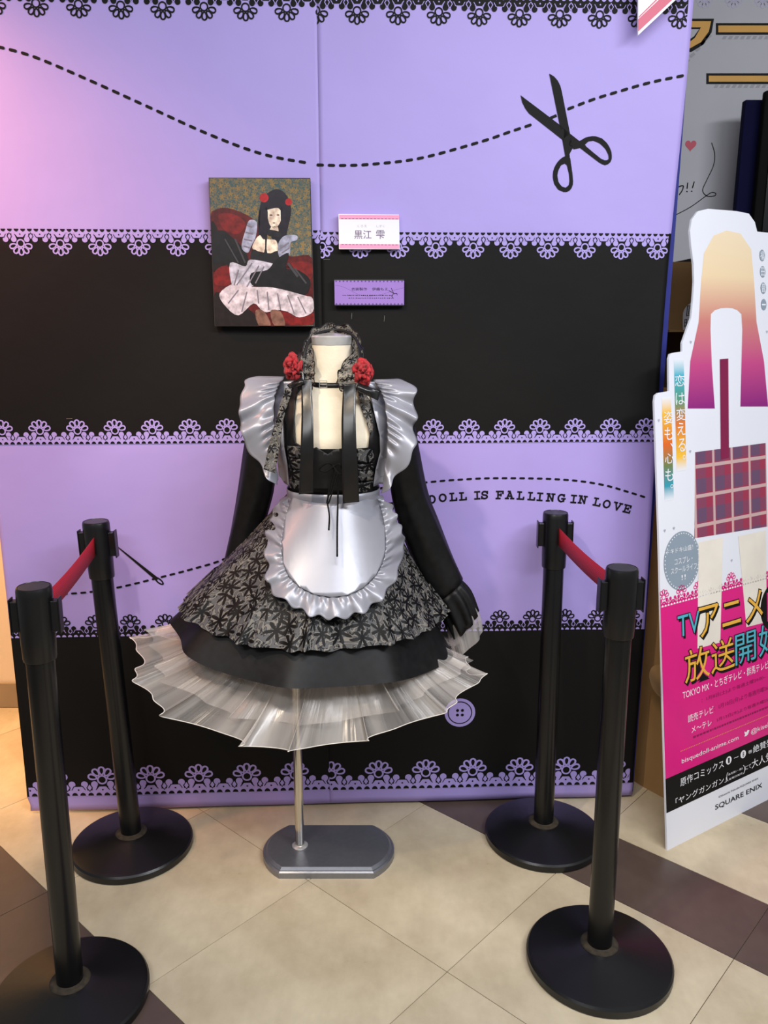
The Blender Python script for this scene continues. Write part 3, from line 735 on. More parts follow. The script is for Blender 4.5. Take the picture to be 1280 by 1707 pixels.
def stanchion(label, base, top, clips, belt=None):
    b = Vector((base[0], min(base[1], 2.315+.0489*(base[0]+.169)-.19), 0)); t = thing('belt_stanchion', label, 'stanchion', b, 'belt barrier posts')
    tx, ty = (top[0]-base[0])/0.9, (top[1]-base[1])/0.9
    q = PM(); q.lathe([(.165,0),(.168,.003),(.168,.019),(.164,.024),(.156,.0265),(.06,.043),(.052,.0465),(.036,.0485),(.030,.049)], 64)
    o = q.build('base', BASEM, t); smooth_by_angle(o, 30)
    q = PM(); q.lathe([(.0286,.0480),(.043,.0478),(.0435,.0484),(.034,.0502),(.0286,.0530)], 40, cap=False); shear(q.build('collar', DUST, t, True), tx, ty)
    q = PM(); q.lathe([(.0285,.046),(.0285,.80)], 40); o = q.build('pole', BLACKM, t); smooth_by_angle(o); shear(o, tx, ty)
    q = PM(); q.lathe([(.0292,.800),(.0325,.798),(.0332,.802),(.0345,.86),(.0352,.935),(.0350,.945),(.0335,.9505),(.0315,.9515),(.0308,.9500)], 48)
    hd = q.build('head', BLACKP, t); smooth_by_angle(hd, 30); shear(hd, tx, ty)
    q = PM(); q.lathe([(.0300,.9496),(.0300,.9506),(.028,.9508)], 40); o = q.build('top_disc', mat('grey_cap', (46, 46, 48), 0.4, vary=.2, scale=50), hd); shear(o, tx, ty)
    for a in clips:
        q = PM()
        ca, sa = math.cos(a), math.sin(a)
        out = []
        for r0, r1, hw, z0, z1 in ((.031, .047, .0105, .858, .922), (.0465, .0495, .0125, .853, .927)):
            c8 = [(r0,-hw),(r1,-hw),(r1,hw),(r0,hw)]
            k = len(q.v)
            q.v += [(x*ca-y*sa, x*sa+y*ca, z) for z in (z0, z1) for x, y in c8]
            for f in ((3,2,1,0),(4,5,6,7),(0,1,5,4),(1,2,6,5),(2,3,7,6),(3,0,4,7)): q.f.append(tuple(k+i for i in f)); q.mi.append(0)
        o = q.build('belt_clip', BLACKP, hd, bevel=0.003); shear(o, tx, ty)
    if belt is not None:
        e = Vector((belt[0], belt[1], 0)) - b; d = e.normalized(); nrm = Vector((-d.y, d.x, 0))
        p0 = d*.0345 + Vector((tx*.9, ty*.9, 0)); p1 = e - d*.048 + Vector((belt[2], belt[3], 0))
        def fb(s_, t_):
            p = p0.lerp(p1, s_); sag = -0.006*math.sin(PI*s_)
            return (p.x+nrm.x*.001, p.y+nrm.y*.001, .867+.048*t_+sag)
        o = link('belt', gridmesh(fb, 24, 2, uvs=(.5, 1)), WEB, t, True); solidify(o, .0016)
        q = PM(); px = p1 + d*.004; k = nrm*.008
        cs = [p1-d*.003-k, p1+d*.010-k, p1+d*.010+k, p1-d*.003+k]
        q.v += [(c.x,c.y,.857) for c in cs] + [(c.x,c.y,.925) for c in cs]
        for f in ((3,2,1,0),(4,5,6,7),(0,1,5,4),(1,2,6,5),(2,3,7,6),(3,0,4,7)): q.f.append(f); q.mi.append(0)
        q.build('belt_end', BLACKP, o, bevel=.002)
    return t
FLb, FLt = (-0.6945, 1.5509, 0.054), (-0.7031, 1.5843, 0.951)
BLb, BLt = (-0.7195, 2.0971, 0.054), (-0.7645, 2.1382, 0.951)
FRb, FRt = (0.5047, 1.6615, 0.054), (0.5143, 1.713, 0.951)
BRb, BRt = (0.4646, 2.1466, 0.054), (0.4772, 2.2399, 0.951)
R_ = math.radians
stanchion('black belt stanchion standing across the dark brown floor band beside the cream wall', FLb, FLt, (R_(185), R_(5)))
stanchion('black belt stanchion against the paper beside the printed needle, red belt drawn from its head', BLb, BLt, (R_(180), R_(0)), (FLb[0], FLb[1], FLt[0]-FLb[0], FLt[1]-FLb[1]))
stanchion('black belt stanchion on the pale tiles in front of the tall cardboard standee', FRb, FRt, (R_(183), R_(3)))
stanchion('black belt stanchion under the printed lettering, red belt drawn from its head', BRb, BRt, (R_(180), R_(0)), (FRb[0], FRb[1], FRt[0]-FRb[0], FRt[1]-FRb[1]))

# ------------------------------------------------------------------ dress form
MX, MY = -0.128, 2.06
TOR = [(.74,.125,.10,.10),(.85,.145,.11,.11),(.95,.122,.095,.09),(1.03,.102,.083,.072),(1.09,.108,.094,.075),(1.15,.122,.114,.08),(1.19,.130,.118,.083),(1.235,.136,.100,.085),(1.275,.130,.078,.08),(1.303,.098,.062,.072),(1.322,.064,.054,.062),(1.345,.052,.049,.055),(1.413,.048,.047,.050)]
def tor(z):
    z = min(max(z, TOR[0][0]), TOR[-1][0])
    for a, b in zip(TOR, TOR[1:]):
        if z <= b[0]:
            f = (z-a[0])/(b[0]-a[0]); f = f*f*(3-2*f)*.5+f*.5
            return tuple(a[i]+(b[i]-a[i])*f for i in (1, 2, 3))
def tor_pt(ph, z, off=0.0):
    a, f, b = tor(z); s, c = math.sin(ph), math.cos(ph)
    ex = 0.85
    s = math.copysign(abs(s)**ex, s); c = math.copysign(abs(c)**ex, c)
    return (MX+(a+off)*s, MY-((f if c > 0 else b)+off)*c, z)
def tf(x, z, off=0.0):
    a, f, b = tor(z); k = min(abs(x-MX)/(a+off), 0.985)
    s = k**(1/.85); c = math.sqrt(max(0.0, 1-s*s))**.85
    return MY-(f+off)*c
LINEN = mat('cream_linen', (226, 214, 190), 0.85, vary=0.05, scale=40, bump=0.08, bscale=200)
STEEL = mat('brushed_steel', (216, 214, 210), 0.24, 0.6, vary=0.08, scale=30)
mn = thing('dress_form', 'headless cream dress form with steel neck cap on a silver stand', 'mannequin', (-0.1589, 2.0802, 0.0))
mo = Vector(mn.location)
def form_part(name, me, m, smooth=True, parent=mn):
    o = link(name, me, m, parent, smooth)
    if parent is mn: o.matrix_parent_inverse = Matrix.Translation(-mo)
    return o
form_part('torso', gridmesh(lambda s, t: tor_pt(2*PI*s, .74+(1.413-.74)*t), 56, 60, True), LINEN)
q = PM(); q.lathe([(.0485,1.4125),(.0495,1.414),(.0495,1.432),(.047,1.4355),(.02,1.440),(.004,1.442)], 48, (MX, MY+.001)); o = form_part('neck_cap', q.mesh(), STEEL, False); smooth_by_angle(o, 30)
pole = (-0.2368, 2.0623, 0.028)
q = PM(); q.lathe([(.0125,.027),(.0125,.80)], 28, pole[:2]); o = form_part('pole', q.mesh(), mat('polished_steel', (205, 200, 192), 0.14, 1.0), False); smooth_by_angle(o)
q = PM(); q.lathe([(.022,.0285),(.0225,.031),(.019,.0335),(.0126,.0355)], 28, pole[:2]); o = form_part('pole_flange', q.mesh(), STEEL, False); smooth_by_angle(o)
BX, BYc = -.156, 2.066
def stand_outline(hl, hd, hs):
    pts = []
    for sgn in (1, -1):
        for k in range(13):
            a = -1 + 2*k/12
            # circular end bulging from the straight edges
            th = a*math.asin(min(1, hd/(hl*.82)))
            pts.append((BX+sgn*(hs+(hl-hs)*(math.cos(th)-math.cos(math.asin(min(1,hd/(hl*.82)))))/(1-math.cos(math.asin(min(1,hd/(hl*.82)))))), BYc+sgn*hd*math.sin(th)/math.sin(math.asin(min(1,hd/(hl*.82))))))
    return pts
def layered(levels):
    V = []; F = []; n = None
    for hl, hd, hs, z in levels:
        o_ = stand_outline(hl, hd, hs); n = len(o_); V += [(x, y, z) for x, y in o_]
    for i in range(len(levels)-1):
        for k in range(n): F.append((i*n+k, i*n+(k+1)%n, (i+1)*n+(k+1)%n, (i+1)*n+k))
    F.append(tuple(reversed(range(n)))); F.append(tuple((len(levels)-1)*n+k for k in range(n)))
    me = bpy.data.meshes.new('stand'); me.from_pydata(V, [], F); me.update(); return me
o = form_part('stand_base', layered([(.185,.108,.128,0),(.185,.108,.128,.017),(.181,.104,.126,.020),(.178,.101,.125,.0205),(.172,.096,.122,.0275),(.171,.095,.1215,.028)]), mat('silver_paint', (142, 144, 150), 0.36, 0.75, vary=.05, scale=90), False); smooth_by_angle(o, 20)

# ------------------------------------------------------------------ maid costume
SATIN = mat('silver_satin', (152, 153, 162), 0.36, 0.25, vary=0.03, scale=15, bump=0.03, bscale=25)
BLK = mat('black_damask', (13, 13, 14), 0.5, vary=0.5, scale=55, spec=0.3)
VELVET = mat('black_velvet', (10, 10, 11), 0.6, vary=0.2)
RIB = mat('black_satin_ribbon', (22, 21, 21), 0.26, vary=0.1, scale=30, bump=0.03, bscale=20)
BROC = brocade('grey_black_brocade', (82, 82, 83), (5, 5, 6), (122, 117, 109), 25, 0.55, 7, 0.62, 0.8)
LACE = brocade('black_lace', (112, 108, 104), (12, 12, 13), (150, 142, 128), 34, 0.5, 6, 0.42, 0.8, 0.3)
ORG = organza('white_organza', (240, 234, 228), 0.40)
ORG2 = organza('inner_organza', (236, 230, 224), 0.26)
dr = thing('maid_costume', 'black and silver maid costume with brocade skirt, satin apron and organza petticoat on the form', 'dress', (MX, MY, 0.5))
DO = Matrix.Translation(-Vector(dr.location))
def part(name, me, m, parent=dr, smooth=True, thick=0.0):
    o = link(name, me, m, parent, smooth)
    if parent is dr: o.matrix_parent_inverse = DO
    if thick: solidify(o, thick)
    return o
WA = dict(xc=MX, rx=.112, ryf=.092, ryb=.082, z=1.05)
def skirt_pt(hem, ph, t, top=WA, gexp=None, folds=()):
    s, c = math.sin(ph), math.cos(ph)
    g = (.85*t+.15*t*t) if gexp is None else t**gexp
    side = hem['zl'] if s < 0 else hem['zr']
    w = s*s
    zh = (hem['zf'] if c > 0 else hem['zb'])*(1-w) + side*w
    z = top['z'] + (zh-top['z'])*t
    rx = top['rx']+(hem['rx']-top['rx'])*g
    ry = (top['ryf']+(hem['ryf']-top['ryf'])*g) if c > 0 else (top['ryb']+(hem['ryb']-top['ryb'])*g)
    xc = top['xc']+(hem['xc']-top['xc'])*g
    d = 0.0
    tg = 0.0
    for n, a, p, e in folds:
        q_ = n*ph+p+.9*math.sin(2*ph+p)+.6*math.sin(3*ph+2*p)
        d += a*math.sin(q_)*t**e; tg += 1.3*a*math.cos(q_)*t**e
    if c < 0: d *= 0.5
    return (xc+(rx+d)*s+tg*c, MY-(ry+d)*c+tg*s*.6, z+.35*d*t)
HB = dict(xc=-.185, rx=.322, ryf=.262, ryb=.165, zf=.745, zl=.790, zr=.738, zb=.76)
HBr = dict(xc=-.185, rx=.338, ryf=.282, ryb=.172, zf=.734, zl=.772, zr=.724, zb=.74)
HK = dict(xc=-.19, rx=.362, ryf=.306, ryb=.18, zf=.652, zl=.716, zr=.618, zb=.66)
HP = dict(xc=-.212, rx=.454, ryf=.345, ryb=.19, zf=.520, zl=.640, zr=.575, zb=.55)
part('overskirt', gridmesh(lambda s, t: skirt_pt(HB, 2*PI*s, t, folds=((9,.010,.4,1.2),(5,.006,1.1,1))), 160, 24, True, (1.9, .34)), BROC)
def ruf(s, t):
    ph = 2*PI*s
    a = skirt_pt(HB, ph, .80, folds=((9,.010,.4,1.2),(5,.006,1.1,1)))
    b = skirt_pt(HBr, ph, 1.0, folds=((9,.010,.4,1.2),(5,.006,1.1,1)))
    k = .0055*(math.sin(30*ph+2.5*math.sin(3*ph)) + .5*math.sin(53*ph+.8))*(.3+.7*t)
    return (a[0]+(b[0]-a[0])*t+(k+.004)*math.sin(ph), a[1]+(b[1]-a[1])*t-(k+.004)*math.cos(ph), a[2]+(b[2]-a[2])*t+.002*t*math.sin(19*ph))
part('overskirt_ruffle', gridmesh(ruf, 420, 6, True, (2.1, .075)), BROC)
part('underskirt', gridmesh(lambda s, t: skirt_pt(HK, 2*PI*s, .35+.65*t, folds=((9,.009,2.3,2.0),(5,.006,.5,1.5))), 220, 20, True, (2.1, .4)), BLK)
PT = dict(xc=-.17, rx=.235, ryf=.190, ryb=.13, z=.815)
PF = ((6,.018,1.0,2.2),(15,.019,.2,1.9),(31,.007,2.0,1.5))
pet = part('petticoat', gridmesh(lambda s, t: skirt_pt(HP, 2*PI*s, t, PT, 3.0, PF), 420, 22, True, (2.7, .34)), ORG)
HP2 = dict(xc=-.20, rx=.415, ryf=.315, ryb=.175, zf=.565, zl=.665, zr=.615, zb=.58)
PF2 = ((11,.018,.3,1.2),(23,.012,1.7,1.3))
part('petticoat_lining', gridmesh(lambda s, t: skirt_pt(HP2, 2*PI*s, t, dict(PT, rx=.222, ryf=.178, ryb=.12), 3.0, PF2), 300, 14, True, (2.5, .3)), ORG2)
q = PM(); q.tube([skirt_pt(HP, 2*PI*k/420, 1.0, PT, 3.0, PF) for k in range(420)], .0011, 5, closed=True)
part('hem_edge', q.mesh(), mat('rolled_hem', (226, 220, 212), 0.4), pet)

# bodice on the torso
part('bodice', gridmesh(lambda s, t: tor_pt(2*PI*s, 1.05+.125*t, .005), 64, 14, True, (.75, .13)), BLK)
part('waistband', gridmesh(lambda s, t: tor_pt(2*PI*s, 1.015+.045*t, .016-.004*t), 64, 5, True), SATIN, thick=.002)
def cloth(name, polys, m, off, step=.012, thick=.0015, parent=dr):
    return part(name, poly_sheet(polys, lambda x, z: tf(x, z, off), step), m, parent, True, thick)
cloth('halter_panel', [[(-0.1872, 1.3259), (-0.2225, 1.3189), (-0.2401, 1.2442), (-0.2377, 1.1755), (-0.2331, 1.1334), (-0.1942, 1.1334), (-0.196, 1.1812), (-0.2102, 1.1884), (-0.2132, 1.2414), (-0.2104, 1.2979)]], BLK, .006)
cloth('halter_panel', [[(-0.0704, 1.3259), (-0.0522, 1.3049), (-0.0325, 1.2824), (-0.01, 1.2028), (-0.0086, 1.161), (-0.0202, 1.1188), (-0.0691, 1.1261), (-0.063, 1.1697), (-0.0372, 1.1726), (-0.0328, 1.22), (-0.0467, 1.2697)]], BLK, .006)
cloth('halter_lace', [[(-0.0648, 1.3147), (-0.0507, 1.3119), (-0.034, 1.281), (-0.0256, 1.22), (-0.0328, 1.2043), (-0.0441, 1.2414), (-0.0566, 1.2754)]], LACE, .008)
cloth('ruched_front', [[(-0.1711, 1.0734), (-0.1726, 1.1432), (-0.1691, 1.1763), (-0.1591, 1.1806), (-0.1422, 1.1691), (-0.1324, 1.1634), (-0.1194, 1.1734), (-0.0995, 1.1777), (-0.074, 1.1691), (-0.0628, 1.136), (-0.0662, 1.0704)]], VELVET, .012, .008)
for k, pl in enumerate(([(-0.2307, 1.1784), (-0.1908, 1.1813), (-0.1914, 1.1525), (-0.2315, 1.1496)], [(-0.2301, 1.1482), (-0.1915, 1.1496), (-0.1921, 1.1235), (-0.2308, 1.1221)], [(-0.2309, 1.1191), (-0.1921, 1.1206), (-0.1927, 1.0943), (-0.2316, 1.0929)], [(-0.2316, 1.0914), (-0.1927, 1.0929), (-0.1932, 1.0709), (-0.2322, 1.0694)],
        [(-0.067, 1.1741), (-0.0242, 1.1712), (-0.0243, 1.138), (-0.0672, 1.1409)], [(-0.0673, 1.138), (-0.0258, 1.1351), (-0.0258, 1.1191), (-0.0674, 1.1206)], [(-0.0674, 1.1191), (-0.0258, 1.1177), (-0.0273, 1.0899), (-0.0676, 1.0914)], [(-0.0676, 1.0885), (-0.0273, 1.087), (-0.0289, 1.0605), (-0.0678, 1.062)])):
    cloth('brocade_band', [pl], BROC, .010+.0015*(k % 2), .01)
# satin apron straps, lace edging
cloth('apron_strap', [[(-0.2575, 1.3251), (-0.2206, 1.3279), (-0.2363, 1.2687), (-0.2428, 1.2402), (-0.2403, 1.174), (-0.2343, 1.1317), (-0.2358, 1.0727), (-0.2475, 1.0727), (-0.2628, 1.0949), (-0.2654, 1.1536), (-0.2694, 1.2115), (-0.2705, 1.2687)]], SATIN, .011)
cloth('apron_strap', [[(-0.0396, 1.3251), (0.0, 1.3251), (0.0114, 1.2801), (0.0186, 1.2331), (0.0173, 1.1754), (0.0087, 1.1244), (0.0, 1.0727), (-0.0262, 1.0727), (-0.0203, 1.117), (-0.0086, 1.1594), (-0.01, 1.2015), (-0.0228, 1.2545)]], SATIN, .011)
part('strap_lace', poly_sheet([[(-0.2275, 1.3198), (-0.2138, 1.3116), (-0.2351, 1.2449), (-0.2453, 1.1814), (-0.257, 1.1199), (-0.2822, 1.1314), (-0.269, 1.1885), (-0.2519, 1.2449)]], lambda x, z: 1.932-.35*max(0, -.235-x)+.003*math.sin(160*z), .012), LACE, dr, True, .001)

def ruffle(name, inner, outer, folds, amp, nrm, m, parent=dr, nu=160, nv=14, seed=0, wave=0.004, hi=15):
    I = catmull(inner, nu); O = catmull(outer, nu); nrm = Vector(nrm).normalized()
    rnd = random.Random(seed); ph = [rnd.uniform(0, 6.28) for _ in range(4)]
    def fn(s, t):
        k = round(s*nu); p = I[k].lerp(O[k], t)
        w = math.sin(2*PI*folds*s+1.4*math.sin(2*PI*s*2+ph[0])+ph[1])
        w2 = math.sin(2*PI*folds*1.3*s+ph[2])
        bulge = math.sin(PI*min(1, t*1.1))*.35
        g1 = math.sin(2*PI*hi*s+2.2*math.sin(2*PI*3*s+ph[3]))*math.exp(-((t-.16)/.22)**2)
        d = nrm*(amp*(w*(.05+.95*t**1.1) + .45*g1) + amp*bulge)
        along = (O[k]-I[k]).normalized()*(wave*t*w2)
        return p + d + along
    L = sum((a-b).length for a, b in zip(O, O[1:]))
    return part(name, gridmesh(fn, nu, nv, False, (L, .1)), m, parent, True, .0012)
ruffle('shoulder_ruffle', [(-0.2556, 1.97, 1.0949), (-0.2599, 1.96, 1.1523), (-0.2603, 1.955, 1.2135), (-0.2617, 1.965, 1.255), (-0.2603, 1.985, 1.2957), (-0.2541, 2.01, 1.3193), (-0.2451, 2.06, 1.3346), (-0.2585, 2.12, 1.3262), (-0.2757, 2.15, 1.2812)],
       [(-0.2563, 1.95, 1.0841), (-0.2895, 1.94, 1.1238), (-0.3237, 1.95, 1.1684), (-0.3391, 1.96, 1.2186), (-0.3443, 1.975, 1.2611), (-0.3439, 2.0, 1.3058), (-0.3307, 2.04, 1.3287), (-0.3026, 2.09, 1.3341), (-0.3107, 2.16, 1.2958)], 4.6, .013, (-.25, -1, .15), SATIN, seed=1)
ruffle('shoulder_ruffle', [(-0.0029, 1.97, 1.086), (0.0043, 1.96, 1.1436), (0.0085, 1.955, 1.1992), (0.0071, 1.96, 1.2414), (0.0014, 1.975, 1.2824), (-0.0072, 2.0, 1.3058), (-0.022, 2.04, 1.3243), (-0.027, 2.09, 1.3252), (-0.0215, 2.14, 1.2974)],
       [(-0.0043, 1.95, 1.0664), (0.0314, 1.94, 1.1064), (0.0628, 1.95, 1.1539), (0.0745, 1.965, 1.1949), (0.0747, 1.98, 1.2391), (0.075, 2.0, 1.2887), (0.0671, 2.03, 1.3193), (0.0327, 2.07, 1.331), (0.0077, 2.14, 1.3126)], 4.6, .013, (.25, -1, .15), SATIN, seed=2)
# sleeves
def sleeve(pairs, depth, nu=40, per=5, wr=0.0, seed=0):
    """bell sleeve through (outer point, inner point) pairs"""
    n = per*(len(pairs)-1)
    Oc = catmull([p[0] for p in pairs], n); Ic = catmull([p[1] for p in pairs], n)
    def fn(s, t):
        k = round(t*n); a = 2*PI*s; c = (Oc[k]+Ic[k])/2; h = (Oc[k]-Ic[k])/2
        r = 1 + wr*math.sin(7*a+5*t+seed)*math.sin(PI*t)
        return c + h*math.cos(a)*r + Vector((0, -1, 0))*depth*math.sin(a)*r
    return gridmesh(fn, nu, n, True, (.32, .5))
def pairs_(o_, i_): return list(zip([Vector(p) for p in o_], [Vector(p) for p in i_]))
part('sleeve', sleeve(pairs_([(-0.3414, 2.06, 1.2072), (-0.3544, 2.07, 1.1452), (-0.3756, 2.09, 1.0406), (-0.4004, 2.11, 0.94), (-0.4268, 2.12, 0.8469), (-0.4478, 2.12, 0.7714)], [(-0.2674, 2.06, 1.1771), (-0.2735, 2.07, 1.1145), (-0.286, 2.09, 1.0375), (-0.3153, 2.11, 0.9367), (-0.3202, 2.12, 0.8302), (-0.3233, 2.12, 0.7375)]), .042, wr=.04), BLK, thick=.0015)
part('sleeve', sleeve(pairs_([(0.0747, 2.06, 1.2297), (0.0894, 2.07, 1.1452), (0.1113, 2.09, 1.0406), (0.1425, 2.1, 0.9587), (0.1778, 2.11, 0.8713), (0.2094, 2.11, 0.8016)], [(0.0, 2.06, 1.1922), (0.0106, 2.07, 1.1145), (0.0201, 2.09, 1.0248), (0.0455, 2.1, 0.9344), (0.0828, 2.11, 0.8382), (0.132, 2.11, 0.7376)]), .042, wr=.04), BLK, thick=.0015)
def cuff(o_, i_, depth, n_f, amp):
    pr_ = pairs_(o_, i_)
    n = 8
    Oc = catmull([p[0] for p in pr_], n); Ic = catmull([p[1] for p in pr_], n)
    def fn(s, t):
        k = round(t*n); a = 2*PI*s; c = (Oc[k]+Ic[k])/2; h = (Oc[k]-Ic[k])/2
        r = 1 + amp*math.sin(n_f*a+1.2*math.sin(2*a))*(.3+.7*t)
        return c + h*math.cos(a)*r + Vector((0, -1, 0))*depth*(1+.25*t)*math.sin(a)*r
    return gridmesh(fn, 90, n, True, (.4, .08))
part('cuff_ruffle', cuff([(0.2047, 2.11, 0.7982), (0.231, 2.11, 0.7663), (0.2517, 2.11, 0.7104)], [(0.1351, 2.11, 0.741), (0.1585, 2.11, 0.69), (0.1837, 2.11, 0.6384)], .045, 11, .11), BLK, thick=.001)
part('cuff_lining', cuff([(0.2381, 2.11, 0.741), (0.2569, 2.11, 0.6985), (0.2645, 2.11, 0.6557)], [(0.1649, 2.11, 0.69), (0.1755, 2.11, 0.6384), (0.1911, 2.11, 0.5898)], .043, 7, .09), ORG)

# apron over the skirt front
def skf(x, z, off):
    t = min(1.0, max(0.0, (WA['z']-z)/(WA['z']-HBr['zf']))); g = .85*t+.15*t*t
    rx = WA['rx']+(HBr['rx']-WA['rx'])*g; ry = WA['ryf']+(HBr['ryf']-WA['ryf'])*g; xc = WA['xc']+(HBr['xc']-WA['xc'])*g
    k = min(.97, abs(x-xc)/rx)
    return MY-(ry+off)*math.sqrt(1-k*k)
AW = lambda x, z: skf(x, z, .022) + .003*math.sin(38*x+9*z) + .002*math.sin(22*z)
panel = [(-0.2284, 1.0459), (-0.1734, 1.0433), (-0.1156, 1.042), (-0.0578, 1.0433), (-0.0202, 1.0459), (-0.0072, 1.0082), (0.0014, 0.9697), (0.0042, 0.9318), (-0.0028, 0.9006), (-0.021, 0.8759), (-0.0489, 0.8575), (-0.0836, 0.8466), (-0.1226, 0.8441), (-0.1603, 0.849), (-0.1957, 0.8636), (-0.2246, 0.8858), (-0.2399, 0.9131), (-0.2458, 0.9507), (-0.2421, 0.9953)]
part('apron', poly_sheet([panel], AW, .014), SATIN, dr, True, .0015)
ai = [(-0.2283, 1.0433), (-0.2371, 1.0121), (-0.2441, 0.9761), (-0.2455, 0.9444), (-0.2399, 0.9131), (-0.2246, 0.8858), (-0.1957, 0.8624), (-0.1603, 0.8478), (-0.1226, 0.8429), (-0.0836, 0.8453), (-0.0489, 0.8563), (-0.021, 0.8747), (-0.0028, 0.8994), (0.0042, 0.9318), (0.0014, 0.9697), (-0.0072, 1.0082), (-0.0202, 1.0433)]
ao = [(-0.2429, 1.0459), (-0.2746, 1.0147), (-0.283, 0.9825), (-0.29, 0.9532), (-0.2803, 0.9031), (-0.2695, 0.8575), (-0.2153, 0.8296), (-0.1661, 0.8103), (-0.1175, 0.8019), (-0.0664, 0.8055), (-0.0166, 0.8223), (0.0251, 0.8575), (0.0493, 0.9031), (0.0483, 0.9482), (0.0343, 0.9825), (0.0216, 1.0147), (-0.0087, 1.0433)]
ruffle('apron_ruffle', [(x, AW(x, z)+.004, z) for x, z in ai], [(x, skf(x, z, .026), z) for x, z in ao], 15, .0085, (0, -1, .25), SATIN, nu=300, nv=12, seed=5, wave=.005, hi=34)
# waist bow tail peeping out behind the right hip
bt = [(-0.0331, 2.03, 1.0284), (-0.0152, 2.05, 1.0318), (0.0076, 2.06, 1.0187), (-0.0015, 2.06, 1.0109), (0.0015, 2.06, 1.0015), (-0.0272, 2.03, 1.0068)]
q = PM(); q.face([Vector(p) for p in bt]); q.face([Vector(p)+Vector((0,.006,0)) for p in bt][::-1])
part('bow_tail', q.mesh(), mat('grey_satin', (88, 88, 92), 0.35, .3), smooth=False)
bt = [(-0.2371, 2.0, 1.041), (-0.2522, 2.0, 1.0319), (-0.2435, 2.0, 1.0258), (-0.2542, 2.0, 1.0136), (-0.2468, 1.99, 0.9701), (-0.2348, 1.98, 0.9879)]
q = PM(); q.face([Vector(p) for p in bt]); q.face([Vector(p)+Vector((0,.006,0)) for p in bt][::-1])
part('bow_tail', q.mesh(), SATIN, smooth=False)
# lacing cord tied in a bow on the bodice
CORD = mat('black_cord', (6, 6, 6), 0.8, spec=.2)
bw = part('lacing_bow', (lambda q: (q.tube(catmull([(-0.1187, 1.925, 1.138), (-0.1335, 1.915, 1.1454), (-0.1524, 1.92, 1.1303), (-0.137, 1.92, 1.1245), (-0.1184, 1.92, 1.136), (-0.104, 1.915, 1.1426), (-0.096, 1.92, 1.1217), (-0.106, 1.92, 1.1188), (-0.1172, 1.922, 1.1342)], 48), .0022, 6), q.lathe([(.001,-.0045),(.004,-.003),(.0048,0),(.004,.003),(.001,.0045)], 10) or None, q.mesh())[-1])(PM()), CORD)
for v in bw.data.vertices:
    if abs(v.co.x) < .006 and abs(v.co.y) < .006: v.co += Vector((-0.1186, 1.922, 1.1356))
q = PM(); q.tube(catmull([(-0.1186, 1.922, 1.1342), (-0.1249, 1.925, 1.1035), (-0.131, 1.925, 1.0745), (-0.1339, 1.92, 1.0494), (-0.1287, 1.9, 1.0219), (-0.1296, 1.885, 0.9907)], 30), .0022, 6); part('lacing_cord', q.mesh(), CORD)
q = PM(); q.tube(catmull([(-0.1171, 1.92, 1.1346), (-0.1091, 1.922, 1.1041), (-0.1096, 1.918, 1.0469), (-0.1098, 1.885, 0.9965), (-0.1087, 1.85, 0.9364)], 30), .0023, 6); part('lacing_cord', q.mesh(), CORD)
q = PM(); q.tube(catmull([(-0.1129, 1.92, 1.1303), (-0.1221, 1.923, 1.0894), (-0.1352, 1.92, 1.0538), (-0.1309, 1.918, 1.0498), (-0.1191, 1.92, 1.0871), (-0.1073, 1.92, 1.1245)], 30), .0018, 6); part('lacing_loop', q.mesh(), CORD)

# ------------------------------------------------------------------ choker
ck = thing('choker', 'black buckled leather choker round the neck of the dress form', 'choker', (MX, MY, 1.315))
CK = Matrix.Translation(-Vector(ck.location))
def tilt_ring(ph, dz, off):
    z = 1.325 + dz
    p = tor_pt(ph, z, off); return (p[0], p[1], z - .006*math.cos(ph))
o = link('strap', gridmesh(lambda s, t: tilt_ring(2*PI*s, -.006+.012*t, .003), 60, 2, True), mat('black_leather', (16, 15, 15), .3), ck, True); o.matrix_parent_inverse = CK; solidify(o, .002)
bx_, by_, bz_ = (-0.1458, 1.99, 1.3223)
by_ = tf(bx_, 1.325, .005)
q = PM(); q.tube([(bx_-.009,by_,bz_-.008),(bx_+.009,by_-.001,bz_-.008),(bx_+.009,by_-.001,bz_+.008),(bx_-.009,by_,bz_+.008)], .0013, 6, closed=True); q.tube([(bx_-.009,by_-.001,bz_),(bx_+.009,by_-.002,bz_)], .001, 6)
o = q.build('buckle', STEEL, ck); o.matrix_parent_inverse = CK

# ------------------------------------------------------------------ rose and lace headdress laid round the neck
hd = thing('headdress', 'black lace headdress with two red roses and long satin ribbons draped round the neck', 'headdress', (MX, MY+.05, 1.40))
HD = Matrix.Translation(-Vector(hd.location))
def hpart(name, me, m, thick=0.0, smooth=True, parent=hd):
    o = link(name, me, m, parent, smooth)
    if parent is hd: o.matrix_parent_inverse = HD
    if thick: solidify(o, thick)
    return o
band = catmull([(-0.1829, 1.985, 1.3028), (-0.1912, 1.99, 1.3378), (-0.1912, 2.0, 1.3795), (-0.1846, 2.03, 1.4136), (-0.1666, 2.08, 1.4368), (-0.1257, 2.115, 1.448), (-0.0825, 2.08, 1.4397), (-0.0606, 2.03, 1.4122), (-0.06, 2.0, 1.3725), (-0.0655, 1.985, 1.3353), (-0.0739, 1.975, 1.3036)], 60)
q = PM(); q.tube(band, .0035, 8); hpart('band', q.mesh(), VELVET)
lin_ = catmull([(-0.1713, 1.985, 1.3099), (-0.1651, 1.985, 1.3381), (-0.1653, 1.995, 1.3685), (-0.1705, 2.03, 1.3995), (-0.1594, 2.08, 1.4253), (-0.1256, 2.11, 1.4334), (-0.0856, 2.08, 1.4253), (-0.0777, 2.02, 1.3956), (-0.1022, 1.985, 1.3634), (-0.1105, 1.975, 1.3304), (-0.0992, 1.97, 1.3083)], 140)
